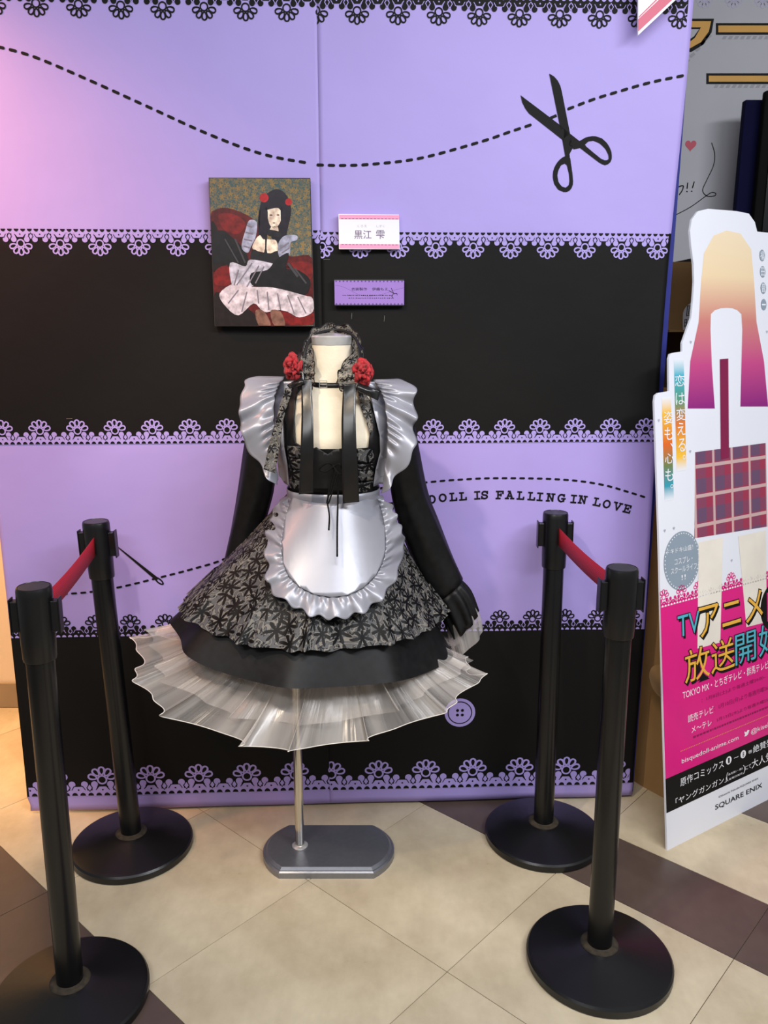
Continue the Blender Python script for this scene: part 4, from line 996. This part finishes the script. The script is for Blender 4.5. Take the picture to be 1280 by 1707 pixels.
lout = catmull([(-0.1888, 1.985, 1.2957), (-0.1998, 1.99, 1.335), (-0.1998, 2.0, 1.3795), (-0.1913, 2.04, 1.4176), (-0.1715, 2.09, 1.4511), (-0.1258, 2.12, 1.4626), (-0.0769, 2.09, 1.4526), (-0.0551, 2.04, 1.4176), (-0.0514, 2.0, 1.3725), (-0.0569, 1.985, 1.3353), (-0.0711, 1.975, 1.2966)], 140)
def lf(s, t):
    k = round(s*140); p = lin_[k].lerp(lout[k], t)
    w = math.sin(2*PI*15*s+1.3*math.sin(9*s)); e = .006*(.35+abs(t-.5)*1.3)
    return p + Vector((.25*w*e, -abs(1-2*t)*.004 - e*w, .6*e*math.sin(2*PI*11*s)))
hpart('lace_ruffle', gridmesh(lf, 140, 8, False, (.6, .05)), LACE)
rimp = [lf(k/140, 0.0) for k in range(141)]
q = PM(); q.tube(rimp, .0012, 5); hpart('lace_rim', q.mesh(), VELVET)
q = PM(); q.tube([lf(k/140, 1.0) for k in range(141)], .0012, 5); hpart('lace_rim', q.mesh(), VELVET)
ROSE = mat('red_velvet_petals', (158, 5, 20), 0.65, vary=.25, scale=70, sheen=.2)
def rose(c, rx, rz, seed, tiltx):
    rnd = random.Random(seed); r = hpart('rose', bpy.data.meshes.new('calyx'), ROSE)
    r.location = (0, 0, 0)
    q = PM(); q.lathe([(.002,-.010),(.007,-.006),(.008,.0),(.005,.006),(.001,.009)], 10)
    r.data = q.mesh(); r.data.materials.append(ROSE)
    for v in r.data.vertices: v.co = Vector((v.co.x, v.co.z*.6, v.co.y)) + Vector(c)
    for ringi, (nn, rad, dep, sz) in enumerate(((3, .38, -.012, .9), (4, .66, -.006, 1.0), (5, .88, .001, 1.0), (5, 1.02, .008, 1.1))):
        for k in range(nn):
            a = 2*PI*k/nn + ringi*.5 + rnd.uniform(-.2, .2); ca, sa = math.cos(a), math.sin(a); cup = rnd.uniform(.6, 1.3)
            ww = sz*rnd.uniform(.85, 1.15)
            def pf(s, t):
                x = (s-.5)*2; rr = rad*(t**.7)*(1-.05*x*x*t+.05*math.sin(7*s+k+seed)*t); th = a + x*1.0*ww*(.35+.65*t**.5)/(1+.35*ringi)
                y = dep - .008*cup*math.sin(PI*t*.75) + .006*x*x + .003*math.sin(9*s+seed+k)
                return (c[0]+rx*rr*math.cos(th)+y*tiltx, c[1]+y-.004, c[2]+rz*rr*math.sin(th))
            o = hpart('petal', gridmesh(pf, 6, 5), ROSE, .0008, True, r)
            o.matrix_parent_inverse = Matrix.Identity(4)
    return r
rose((-0.2157, 1.985, 1.3634), .0225, .034, 4, .3)
rose((-0.0481, 1.975, 1.3514), .0255, .034, 9, -.3)
def ribbon(name, cl, half, m=RIB, wavea=.002, n=40):
    C_ = catmull(cl, n); H_ = catmull([(h, 0, 0) for h in half], n)
    return hpart(name, gridmesh(lambda s, t: C_[round(t*n)] + Vector(((2*s-1)*H_[round(t*n)].x, wavea*math.sin(6*t+2*s), (2*s-1)*.0015)), 6, n, False, (.03, .3)), m, .0008)
ribbon('ribbon', [(-0.1818, 1.965, 1.3367), (-0.1815, 1.955, 1.3053), (-0.1793, 1.935, 1.2583), (-0.1789, 1.915, 1.1907), (-0.1821, 1.918, 1.1192), (-0.1847, 1.92, 1.0712)], (.011,.0125,.0135,.0150,.0165,.0172))
ribbon('ribbon', [(-0.08, 1.955, 1.3262), (-0.0814, 1.948, 1.2989), (-0.0825, 1.928, 1.2451), (-0.0811, 1.912, 1.1771), (-0.079, 1.914, 1.1056), (-0.0782, 1.918, 1.0498)], (.014,.0155,.0165,.0175,.0188,.0195))
for pts in ([(-0.1934, 1.97, 1.3419), (-0.2292, 1.97, 1.3223), (-0.2218, 1.965, 1.3143), (-0.1858, 1.96, 1.3259)], [(-0.0605, 1.96, 1.3287), (-0.0085, 1.965, 1.3087), (-0.0141, 1.96, 1.2867), (-0.0675, 1.955, 1.3123)], [(-0.0631, 2.02, 1.421), (-0.0488, 2.02, 1.4069), (-0.0455, 1.98, 1.3244), (-0.0623, 1.97, 1.3111)], [(-0.1903, 2.03, 1.4179), (-0.2058, 2.02, 1.3928), (-0.2045, 1.975, 1.3107), (-0.1884, 1.97, 1.3111)]):
    a = [Vector(p) for p in pts]
    hpart('bow_loop', gridmesh(lambda s, t: (a[0].lerp(a[1], s)).lerp(a[3].lerp(a[2], s), t) + Vector((0, -.008*math.sin(PI*t)*math.sin(PI*min(1, s+.2)), 0)), 10, 8), RIB, .001)

# ------------------------------------------------------------------ cardboard standee
SA = math.atan2(.538, .843); SL = math.radians(7.3)
SR = Matrix.Rotation(SA, 3, 'Z') @ Matrix.Rotation(-SL, 3, 'X')
sd = thing('promotional_standee', 'tall white and magenta cardboard standee with Japanese lettering, leaning on its strut', 'standee', (0.8064, 2.0802, 0.0), None, SR)
OUT = [(0.0, 0.0), (0.0, 0.4224), (0.0041, 0.9212), (0.0012, 1.2697), (0.0056, 1.287), (0.0178, 1.2928), (0.0615, 1.2956), (0.0638, 1.382), (0.0705, 1.3946), (0.0828, 1.3975), (0.12, 1.4), (0.1209, 1.4225), (0.137, 1.4497), (0.1612, 1.4899), (0.1706, 1.5383), (0.1775, 1.5865), (0.1767, 1.6344), (0.1684, 1.6817), (0.1648, 1.721), (0.1735, 1.7514), (0.1996, 1.7751), (0.2434, 1.7844), (0.3089, 1.7857), (0.371, 1.7867), (0.4264, 1.7837), (0.454, 1.7621), (0.4648, 1.7359), (0.5463, 1.7352), (0.7152, 1.7336)]
OUT = OUT + [(0.75, OUT[-1][1]), (0.75, 0.0)]
q = PM(); q.prism(OUT, 0.0, 0.006); q.build('board', mat('standee_white', (232, 234, 242), 0.3, vary=0.01), sd)
def sprint(name, polys, m, lift):
    return link(name, poly_sheet(polys, lambda x, z: -.0004*lift, 0), m, sd)
MAG = mat('magenta_print', (222, 24, 128), 0.3, vary=0.03)
WPR = mat('white_print', (240, 240, 244), 0.35, vary=0.01)
GLD = mat('gold_print', (238, 180, 66), 0.35, vary=0.02)
TEA = mat('teal_print', (84, 178, 198), 0.35, vary=0.02)
GRY = mat('grey_print', (142, 156, 170), 0.4, vary=0.02)
DMG = mat('dark_magenta_print', (140, 12, 82), 0.4, vary=0.02)
lw0 = [(-0.0003, 0.7067)][0][1]; lw1 = [(0.3835, 0.7068)][0][1]
LW = (lw0+lw1)/2
kb = [(0.0294, 0.2135)][0][1]; kl = [(0.0253, 0.112)][0][1]
sprint('magenta_field', [[(.001, kb), (.749, kb), (.749, LW), (.001, LW)]], MAG, 1)
sprint('black_field', [[(.001, kl), (.749, kl), (.749, kb), (.001, kb)]], INK, 1)
fx = [(0.0159, 0.7375), (0.0902, 0.7354)]
I, H_ = lace(fx[0][0], fx[1][0], 2, LW, .08, True, .001, .749, 9)
sprint('lace_print', I, MAG, 1); sprint('lace_holes', H_, WPR, 2)
# plain colour fields where the printed figure would be
u_ = lambda *p: p
arch_o = [(0.1365, 1.2448), (0.1521, 1.3729), (0.1921, 1.4791), (0.206, 1.5854), (0.2215, 1.665), (0.2657, 1.7145), (0.3228, 1.7309), (0.3852, 1.7262), (0.4345, 1.6849), (0.4461, 1.591), (0.4546, 1.4789), (0.4883, 1.3644), (0.5057, 1.2303)]
arch_i = [(0.2543, 1.2383), (0.2452, 1.3596), (0.2425, 1.4574), (0.2457, 1.5006), (0.2633, 1.5114), (0.2897, 1.517), (0.3163, 1.5184), (0.3431, 1.5175), (0.3655, 1.5121), (0.3835, 1.5012), (0.3868, 1.4566), (0.3794, 1.3559), (0.3715, 1.2375)]
ap = [[arch_o[i], arch_o[i+1], arch_i[i+1], arch_i[i]][::-1] for i in range(len(arch_o)-1)]
a_lo, a_hi = [(0.1936, 1.2389)][0][1], [(0.3139, 1.7278)][0][1]
sprint('arch_field', ap, gradient('blond_to_magenta', [(0, (140, 28, 122)), (.25, (196, 70, 132)), (.5, (206, 130, 120)), (.75, (238, 212, 172)), (1, (240, 220, 186))], 2, a_lo, a_hi), 1)
sprint('maroon_bar', [[(0.2808, 1.3752), (0.3191, 1.3764), (0.3141, 1.0937), (0.2761, 1.0913)]], mat('maroon_print', (128, 22, 70), .35), 2)
def plaid():
    m = bpy.data.materials.new('plaid_print'); m.use_nodes = True
    nt = m.node_tree; p = nt.nodes['Principled BSDF']
    sep = N(nt, 'SeparateXYZ'); nt.links.new(N(nt, 'TexCoord').outputs['Object'], sep.inputs[0])
    def band(o_, f, ph, th): return math_node(nt, 'GREATER_THAN', math_node(nt, 'SINE', math_node(nt, 'ADD', math_node(nt, 'MULTIPLY', o_, f), ph)), th)
    m1 = N(nt, 'MixRGB'); m1.inputs[1].default_value = lin((158, 50, 78)); m1.inputs[2].default_value = lin((104, 74, 104))
    nt.links.new(math_node(nt, 'MULTIPLY', math_node(nt, 'ADD', band(sep.outputs[0], 75, 0, .1), band(sep.outputs[2], 75, 0, .1)), .5), m1.inputs[0])
    m2 = N(nt, 'MixRGB'); m2.inputs[2].default_value = lin((222, 196, 190))
    nt.links.new(m1.outputs[0], m2.inputs[1])
    nt.links.new(math_node(nt, 'MULTIPLY', math_node(nt, 'MAXIMUM', band(sep.outputs[0], 75, 2.2, .93), band(sep.outputs[2], 75, 2.2, .93)), .7), m2.inputs[0])
    nt.links.new(m2.outputs[0], p.inputs['Base Color']); p.inputs['Roughness'].default_value = .35
    return m
sprint('plaid_field', [[(0.1638, 1.1221), (0.4925, 1.1225), (0.4947, 0.8686), (0.1515, 0.8802)]], plaid(), 1)
sprint('cream_field', [[(0.1685, 0.8661), (0.2787, 0.8654), (0.2566, 0.5566), (0.1529, 0.5602)], [(0.3502, 0.8585), (0.4851, 0.8587), (0.4838, 0.5734), (0.3818, 0.5777)]], mat('cream_print', (236, 228, 214), .35), 2)
# gradient slogan strips
s1 = [(0.0852, 1.3799), (0.1277, 1.3815), (0.1218, 1.0803), (0.0827, 1.0759)]
s2 = [(0.0347, 1.2793), (0.0723, 1.2801), (0.065, 1.0017), (0.0268, 0.9996)]
def rect_of(s_): 
    us = [p[0] for p in s_]; ws = [p[1] for p in s_]
    return [((us[0]+us[3])/2, min(ws)), ((us[1]+us[2])/2, min(ws)), ((us[1]+us[2])/2, max(ws)), ((us[0]+us[3])/2, max(ws))]
r1, r2 = rect_of(s1), rect_of(s2)
Wf = (236, 238, 244)
sprint('slogan_strip', [r1], gradient('strip_one', [(0, Wf), (.12, (248, 196, 60)), (.42, (226, 120, 44)), (.62, (88, 150, 112)), (.85, (66, 178, 200)), (1, Wf)], 2, r1[0][1], r1[2][1]), 1)
sprint('slogan_strip', [r2], gradient('strip_two', [(0, Wf), (.14, (44, 156, 178)), (.34, (112, 130, 78)), (.55, (226, 104, 36)), (.85, (246, 190, 54)), (1, Wf)], 2, r2[0][1], r2[2][1]), 1)
def stext(s_, lb, rt, m=WPR, y=-.0010, **kw):
    q = PM(); put_text(q, s_, lb[0], lb[1], rt[0], rt[1], y, **kw); return q.build('lettering', m, sd)
for ch, bx in zip('恋は変える。', ([(0.0855, 1.3071), (0.1251, 1.3375)], [(0.0867, 1.2571), (0.1241, 1.2895)], [(0.0875, 1.2139), (0.1249, 1.2465)], [(0.0899, 1.1735), (0.1234, 1.2078)], [(0.0922, 1.1281), (0.1234, 1.1646)], [(0.1095, 1.106), (0.1216, 1.1185)])): stext(ch, *bx)
for ch, bx in zip('姿も、心も。', ([(0.0364, 1.207), (0.074, 1.2419)], [(0.0369, 1.1641), (0.0722, 1.1988)], [(0.0602, 1.1436), (0.0705, 1.1562)], [(0.0359, 1.1007), (0.0718, 1.1281)], [(0.0354, 1.0525), (0.0692, 1.0863)], [(0.0556, 1.032), (0.0675, 1.0427)])): stext(ch, *bx)
# white lettering of the lower panel
stext('TOKYO MX・とちぎテレビ・群馬テレビ', *[(0.0834, 0.4257), (0.4885, 0.4511)])
stext('読売テレビ', *[(0.1033, 0.3518), (0.2182, 0.3742)])
stext('メ～テレ', *[(0.1175, 0.3165), (0.2078, 0.3357)])
stext('bisquedoll-anime.com', *[(0.0717, 0.2346), (0.3333, 0.2524)])
stext('@kisekoi', *[(0.3954, 0.234), (0.5187, 0.2532)])
stext('原作コミックス', *[(0.0631, 0.1718), (0.2605, 0.1966)])
stext('~', *[(0.3108, 0.1842), (0.3314, 0.1871)])
stext('巻', *[(0.3799, 0.1786), (0.3999, 0.1891)])
stext('絶賛発売中', *[(0.4045, 0.1742), (0.5701, 0.1979)])
stext('「ヤングガンガン」', *[(0.0409, 0.123), (0.2723, 0.1433)])
stext('（', *[(0.2723, 0.1225), (0.2806, 0.151)]); stext('）', *[(0.3539, 0.1223), (0.363, 0.151)])
stext('毎月第1・第3', *[(0.2809, 0.1389), (0.351, 0.1456)]); stext('金曜日発売', *[(0.2831, 0.1236), (0.3506, 0.13)])
stext('にて', *[(0.3646, 0.1317), (0.3931, 0.1445)])
stext('大人気連載中', *[(0.3962, 0.1268), (0.6076, 0.1548)])
for c in [(0.285, 0.1864), (0.3556, 0.1855)]: sprint('number_disc', [disc(c, .0135, 20, 0, 2*PI, .0125)], WPR, 2)
# small bird mark
bd_ = [(0.3747, 0.2473)][0]
q = PM(); q.face([(bd_[0]+a*.011, -.0010, bd_[1]+b*.0085) for a, b in ((-1.2,-.8),(-.3,-1),(.5,-.6),(.9,.1),(1.2,.7),(.9,.75),(.5,1),(.1,.8),(0,.4),(-.6,.6),(-1,1),(-1.05,.4),(-.9,0),(-.7,-.3))])
q.build('bird_print', WPR, sd)
for c, s_ in zip([(0.285, 0.1864), (0.3556, 0.1855)], '18'): stext(s_, (c[0]-.004, c[1]-.008), (c[0]+.004, c[1]+.008), INK, -.0014)
stext('©Shinichi Fukuda/SQUARE ENIX', *[(0.2336, 0.0828), (0.4288, 0.0896)], INK)
stext('SQUARE ENIX', *[(0.2166, 0.0485), (0.4486, 0.067)], INK, offset=.01)
stext('：1月8日(土)より毎週土曜24:00~', *[(0.1663, 0.3945), (0.4738, 0.4087)], DMG)
stext('：1月10日(月)より毎週月曜26:0', *[(0.2227, 0.3546), (0.4992, 0.3721)], DMG)
stext('：1月13日(木)より毎週木曜25:3', *[(0.2124, 0.3186), (0.4983, 0.3315)], DMG)
q = PM(); x0, x1 = [(0.1249, 0.2975), (0.4852, 0.2994)]; x = x0[0]
while x < .74:
    w = random.uniform(.004, .012); q.face([(x,-.001,x0[1]+.002),(x+w,-.001,x0[1]+.002),(x+w,-.001,x0[1]+.008),(x,-.001,x0[1]+.008)]); x += w+.004
q.build('fine_print', DMG, sd)['kind'] = 'stuff'
q = PM(); a, b = [(0.0696, 0.2752), (0.4847, 0.2781)]; x = a[0]
while x < .74: q.face([(p_, -.001, r_) for p_, r_ in disc((x, (a[1]+b[1])/2), .0017, 6)]); x += .0075
q.build('dotted_rule', GLD, sd)
def title(s_, lb, rt, m, nm):
    q = PM(); put_text(q, s_, lb[0]+.006, lb[1]-.008, rt[0]+.006, rt[1]-.008, -.0012, offset=.01, ref=0.0); put_text(q, s_, lb[0], lb[1], rt[0], rt[1], -.0014, offset=.026, ref=0.0); q.build('title_outline', INK, sd)
    q = PM(); put_text(q, s_, lb[0], lb[1], rt[0], rt[1], -.0018, offset=0.0, ref=0.0); q.build(nm, m, sd)
title('TV', *[(0.0695, 0.6091), (0.1635, 0.6702)], TEA, 'title_lettering')
title('アニメ', *[(0.1606, 0.5882), (0.463, 0.6819)], GLD, 'title_lettering')
title('放送', *[(0.0943, 0.4685), (0.3219, 0.5635)], GLD, 'title_lettering')
title('開始', *[(0.3245, 0.4702), (0.5547, 0.5676)], TEA, 'title_lettering')
# grey seal
sc_ = [(0.0963, 0.8244)][0]; sr = [(0.0191, 0.8193)][0]
rad = sc_[0]-sr[0]; radz = ([(0.0995, 0.9075)][0][1] - [(0.093, 0.7407)][0][1])/2
sprint('seal_print', [disc(sc_, rad, 40, 0, 2*PI, radz)], GRY, 1)
sprint('seal_border', [disc((sc_[0]+.93*rad*math.cos(k*2*PI/44), sc_[1]+.93*radz*math.sin(k*2*PI/44)), .0022, 6) for k in range(44)], WPR, 2)
stext('ドキドキ山盛！', *[(0.0331, 0.8501), (0.1444, 0.8648)]); stext('コスプレ・', *[(0.064, 0.8167), (0.1406, 0.8351)]); stext('スクールライフ', *[(0.0476, 0.7929), (0.1575, 0.8103)]); stext('!!', *[(0.0915, 0.7701), (0.1096, 0.7845)])
# author's name in grey ovals
ov = [(0.4858, 1.6693), (0.4875, 1.6229), (0.4893, 1.5763), (0.4901, 1.5288)]
sprint('oval_print', [disc(c, .0135, 20, 0, 2*PI, .0165) for c in ov], GRY, 2)
q = PM()
for c, ch in zip(ov, '福田晋一'): 
    h = .012 if ch != '一' else .002
    put_text(q, ch, c[0]-.0095, c[1]-h, c[0]+.0095, c[1]+h, -.0012)
q.build('oval_lettering', WPR, sd)
# black scalloped roundel with a magenta numeral at the right
rc = [(0.5299, 0.6148)][0]
sprint('roundel_print', [disc(rc, .078, 40)], INK, 3)
q = PM(); put_text(q, '1', rc[0]-.045, rc[1]-.04, rc[0]-.02, rc[1]+.05, -.0016); q.build('roundel_numeral', MAG, sd)
# scattered hearts and dots of the ground
hp = []
for c in [(0.0275, 0.9189), (0.3173, 0.7915), (0.0657, 0.9206)] + [(0.1428, 1.126), (0.0163, 1.2199), (0.1566, 1.425), (0.5047, 1.4503)]:
    hp += [disc((c[0]-.0022, c[1]+.001), .0028, 8), disc((c[0]+.0022, c[1]+.001), .0028, 8), [(c[0]-.0048,c[1]),(c[0],c[1]-.0058),(c[0]+.0048,c[1])]]
sprint('heart_print', hp, mat('pale_grey_print2', (190, 190, 204), .4), 1)
# folded cardboard strut behind the board (vertical in the room, so it undoes the lean of the board)
strut = [Vector((0.8183, 2.4534, 0.0)), Vector((0.8417, 2.4138, 0.0)), Vector((0.888, 2.348, 0.0))]
inv = (Matrix.Translation(sd.location) @ SR.to_4x4()).inverted()
q = PM()
for a, b in zip(strut, strut[1:]):
    n_ = (b-a).normalized().cross(Vector((0,0,1)))*.004
    base = [a, b, b+n_, a+n_]; k = len(q.v)
    q.v += [tuple(inv @ Vector((p.x, p.y, 0))) for p in base] + [tuple(inv @ Vector((p.x, p.y, 1.28))) for p in base]
    for f in ((3,2,1,0),(4,5,6,7),(0,1,5,4),(1,2,6,5),(2,3,7,6),(3,0,4,7)): q.f.append(tuple(k+i for i in f)); q.mi.append(0)
q.build('strut', CARD, sd)
tc = Vector((0.8257, 2.27, 0.4322)); q = PM(); n = 24
for dz in (0, -.004):
    q.v += [tuple(inv @ (tc + Vector((.040*math.cos(2*PI*k/n), .055*math.sin(2*PI*k/n), .030*math.sin(2*PI*k/n)+dz)))) for k in range(n)]
q.f.append(tuple(range(n))); q.f.append(tuple(reversed(range(n, 2*n)))); q.mi += [0, 0]
for k in range(n): q.f.append((k, n+k, n+(k+1)%n, (k+1)%n)); q.mi.append(0)
q.build('locking_tab', CARD, sd)

# ------------------------------------------------------------------ things beyond the partition on the right
PY = 2.95
pw = thing('wall_poster', 'white poster panel with gold block lettering and a red heart behind the standee', 'poster', (1.1171, 3.15, 1.6768))
po = Vector(pw.location)
def xz(pts): return [(a-po.x, b-po.z) for a, b in pts]
q = PM(); q.prism(xz([(0.9217, 1.6515), (1.1804, 1.7041), (1.861, 1.8388), (1.7325, 2.7555), (0.8461, 2.7555)]), 0.0, 0.012)
q.build('panel', mat('poster_white', (172, 172, 178), 0.6, vary=.02), pw)
def wprint(nm, polys, m, lift): return link(nm, poly_sheet([xz(p) for p in polys], lambda x, z: -.0006*lift, 0), m, pw)
GOLD2 = mat('ochre_print', (200, 146, 44), .5)
def pmap(pts):      # poster sketch coordinates -> metres on the poster
    (ax, az), (bx, bz), (cx_, cz_), (dx_, dz_) = [(1.0455, 2.5384), (1.2505, 2.5384), (1.0935, 1.9607), (1.3079, 1.9607)]
    out = []
    for x, y in pts:
        f, g = (x-1150)/100.0, y/300.0
        out.append(((ax+(bx-ax)*f)*(1-g)+(cx_+(dx_-cx_)*f)*g, (az+(bz-az)*f)*(1-g)+(cz_+(dz_-cz_)*f)*g))
    return out
hatch = [pmap([(x,58),(x+6,58),(x+3,63),(x-3,63)]) for x in range(1206, 1400, 10)] + [pmap([(x,138),(x+6,138),(x+3,143),(x-3,143)]) for x in range(1192, 1400, 10)] + [pmap([(1143+k*9,104-k*10),(1150+k*9,98-k*10),(1147+k*9,94-k*10),(1140+k*9,100-k*10)]) for k in range(5)]
wprint('hatch_print', hatch, mat('poster_grey', (140, 140, 146), .5), 1)
blk = [pmap([(1193,37),(1420,37),(1420,56),(1193,56)]), pmap([(1177,119),(1420,119),(1420,137),(1177,137)]), pmap([(1100,30),(1190,30),(1186,52),(1172,72),(1152,84),(1100,84),(1100,46)])]
gld = [pmap([(1197,41),(1416,41),(1416,52),(1197,52)]), pmap([(1181,123),(1416,123),(1416,133),(1181,133)]), pmap([(1100,34),(1185,34),(1181,51),(1168,68),(1150,78),(1100,78),(1100,70),(1146,70),(1158,61),(1168,44),(1100,44)])]
wprint('letter_outline', blk, INK, 1); wprint('gold_lettering', gld, GOLD2, 2)
wprint('letter_counter', [pmap([(1100,47),(1165,47),(1156,59),(1145,66),(1100,66)])], mat('poster_white', (206, 206, 212), .5), 3)
h_ = pmap([(1151,240)])[0]; hs = .018
wprint('heart_print', [[(h_[0]+hs*1.1*math.sin(t_)**3, h_[1]+hs*1.15*(13*math.cos(t_)-5*math.cos(2*t_)-2*math.cos(3*t_)-math.cos(4*t_))/16) for t_ in [2*PI*k/36 for k in range(36)]]], mat('deep_red_print', (176, 40, 66), .5), 1)
lines = []
for pl, w in ((((1133,236),(1134,245),(1133,254)), .004), (((1126,314),(1138,310),(1137,318),(1132,326)), .004), (((1146,305),(1145,315)), .004), (((1145,319.5),(1144.6,321)), .005), (((1157,303),(1154,314)), .004), (((1153,319),(1152.6,320.5)), .005),
              (((1186,236),(1191,255),(1189,275),(1178,300),(1171,318),(1178,328),(1190,328),(1193,324),(1186,322),(1174,330),(1150,348),(1118,366)), .003)):
    c = catmull([(a, b, 0) for a, b in pmap(pl)], 8*(len(pl)-1))
    lines += [stroke((a.x,a.y), (b.x,b.y), w, .0006) for a, b in zip(c, c[1:])]
wprint('pen_lines', lines, INK, 1)
lb = pmap([(1176,-22),(1225,-22)])
I, H_ = lace(lb[0][0], lb[1][0], 2, lb[0][1], .09, False, pmap([(1080,0)])[0][0], pmap([(1480,0)])[0][0], 8)
wprint('lace_print', I, mat('pale_violet_print', (168, 164, 190), .5), 1)

# dark blue panel and black cabinet beyond
dx = [(1.2026, 2.1868), (1.5157, 2.1868)]
q = PM(); q.box(0, dx[1][0]-dx[0][0], 0, .03, 0, dx[0][1])
o = q.build('blue_board', mat('navy_board', (9, 10, 44), .8, spec=.1), None, bevel=.003); o.location = (dx[0][0], 2.99, 0)
tag(o, 'dark navy blue board standing in front of the white poster', 'board')
dx = [(1.2504, 2.2062), (1.6488, 2.2062)]
ct = thing('black_cabinet', 'tall black display cabinet at the end of the navy board', 'cabinet', (dx[0][0], 2.95, 0))
q = PM(); q.box(0, .6, 0, .03, 0, dx[0][1]); q.build('body', mat('matt_black', (12, 12, 12), .8, spec=.1), ct, bevel=.006)
q = PM(); q.box(.03, .57, -.006, .002, .1, dx[0][1]-.05); q.build('door', mat('smoked_panel', (14, 14, 16), .2), ct)
# brown cardboard fixture with a ledge behind the standee
bx0 = [(0.8299, 1.6298), (1.09, 1.6734), (0.9581, -0.0998)]
fxr = thing('cardboard_fixture', 'brown cardboard display fixture with a small ledge behind the standee', 'display stand', (bx0[0][0], 2.62, 0))
zt, zl_ = bx0[0][1]+.015, [(0.8905, 1.4373)][0][1]
q = PM(); q.box(0, .32, .0, .20, zl_+.006, zt); q.build('upper_box', CARD, fxr)
q = PM(); q.box(.035, .32, -.05, .20, zl_, zl_+.006); q.build('ledge', CARD, fxr)
q = PM(); q.box(0, .32, .10, .20, 0, zl_-.001); q.build('lower_box', mat('dark_brown_board', (74, 50, 34), .7), fxr)
rcx, rcz = [(0.942, 1.4447)][0]
rl = thing('round_label_card', 'pale round-topped card with two characters standing on the cardboard ledge', 'card', (rcx, 2.585, zl_+.006))
q = PM(); q.prism([(-.030,0),(.030,0),(.033,.03)] + disc((0,.042), .034, 16, 0, PI, .040)[1:-1] + [(-.033,.03)], 0, .003); q.build('card', mat('pale_card', (205, 206, 212), .5), rl)
q = PM(); put_text(q, '圖', -.024, .040, .002, .072, -.0006); put_text(q, '晴', -.028, .004, .0, .034, -.0006); q.build('lettering', INK, rl)
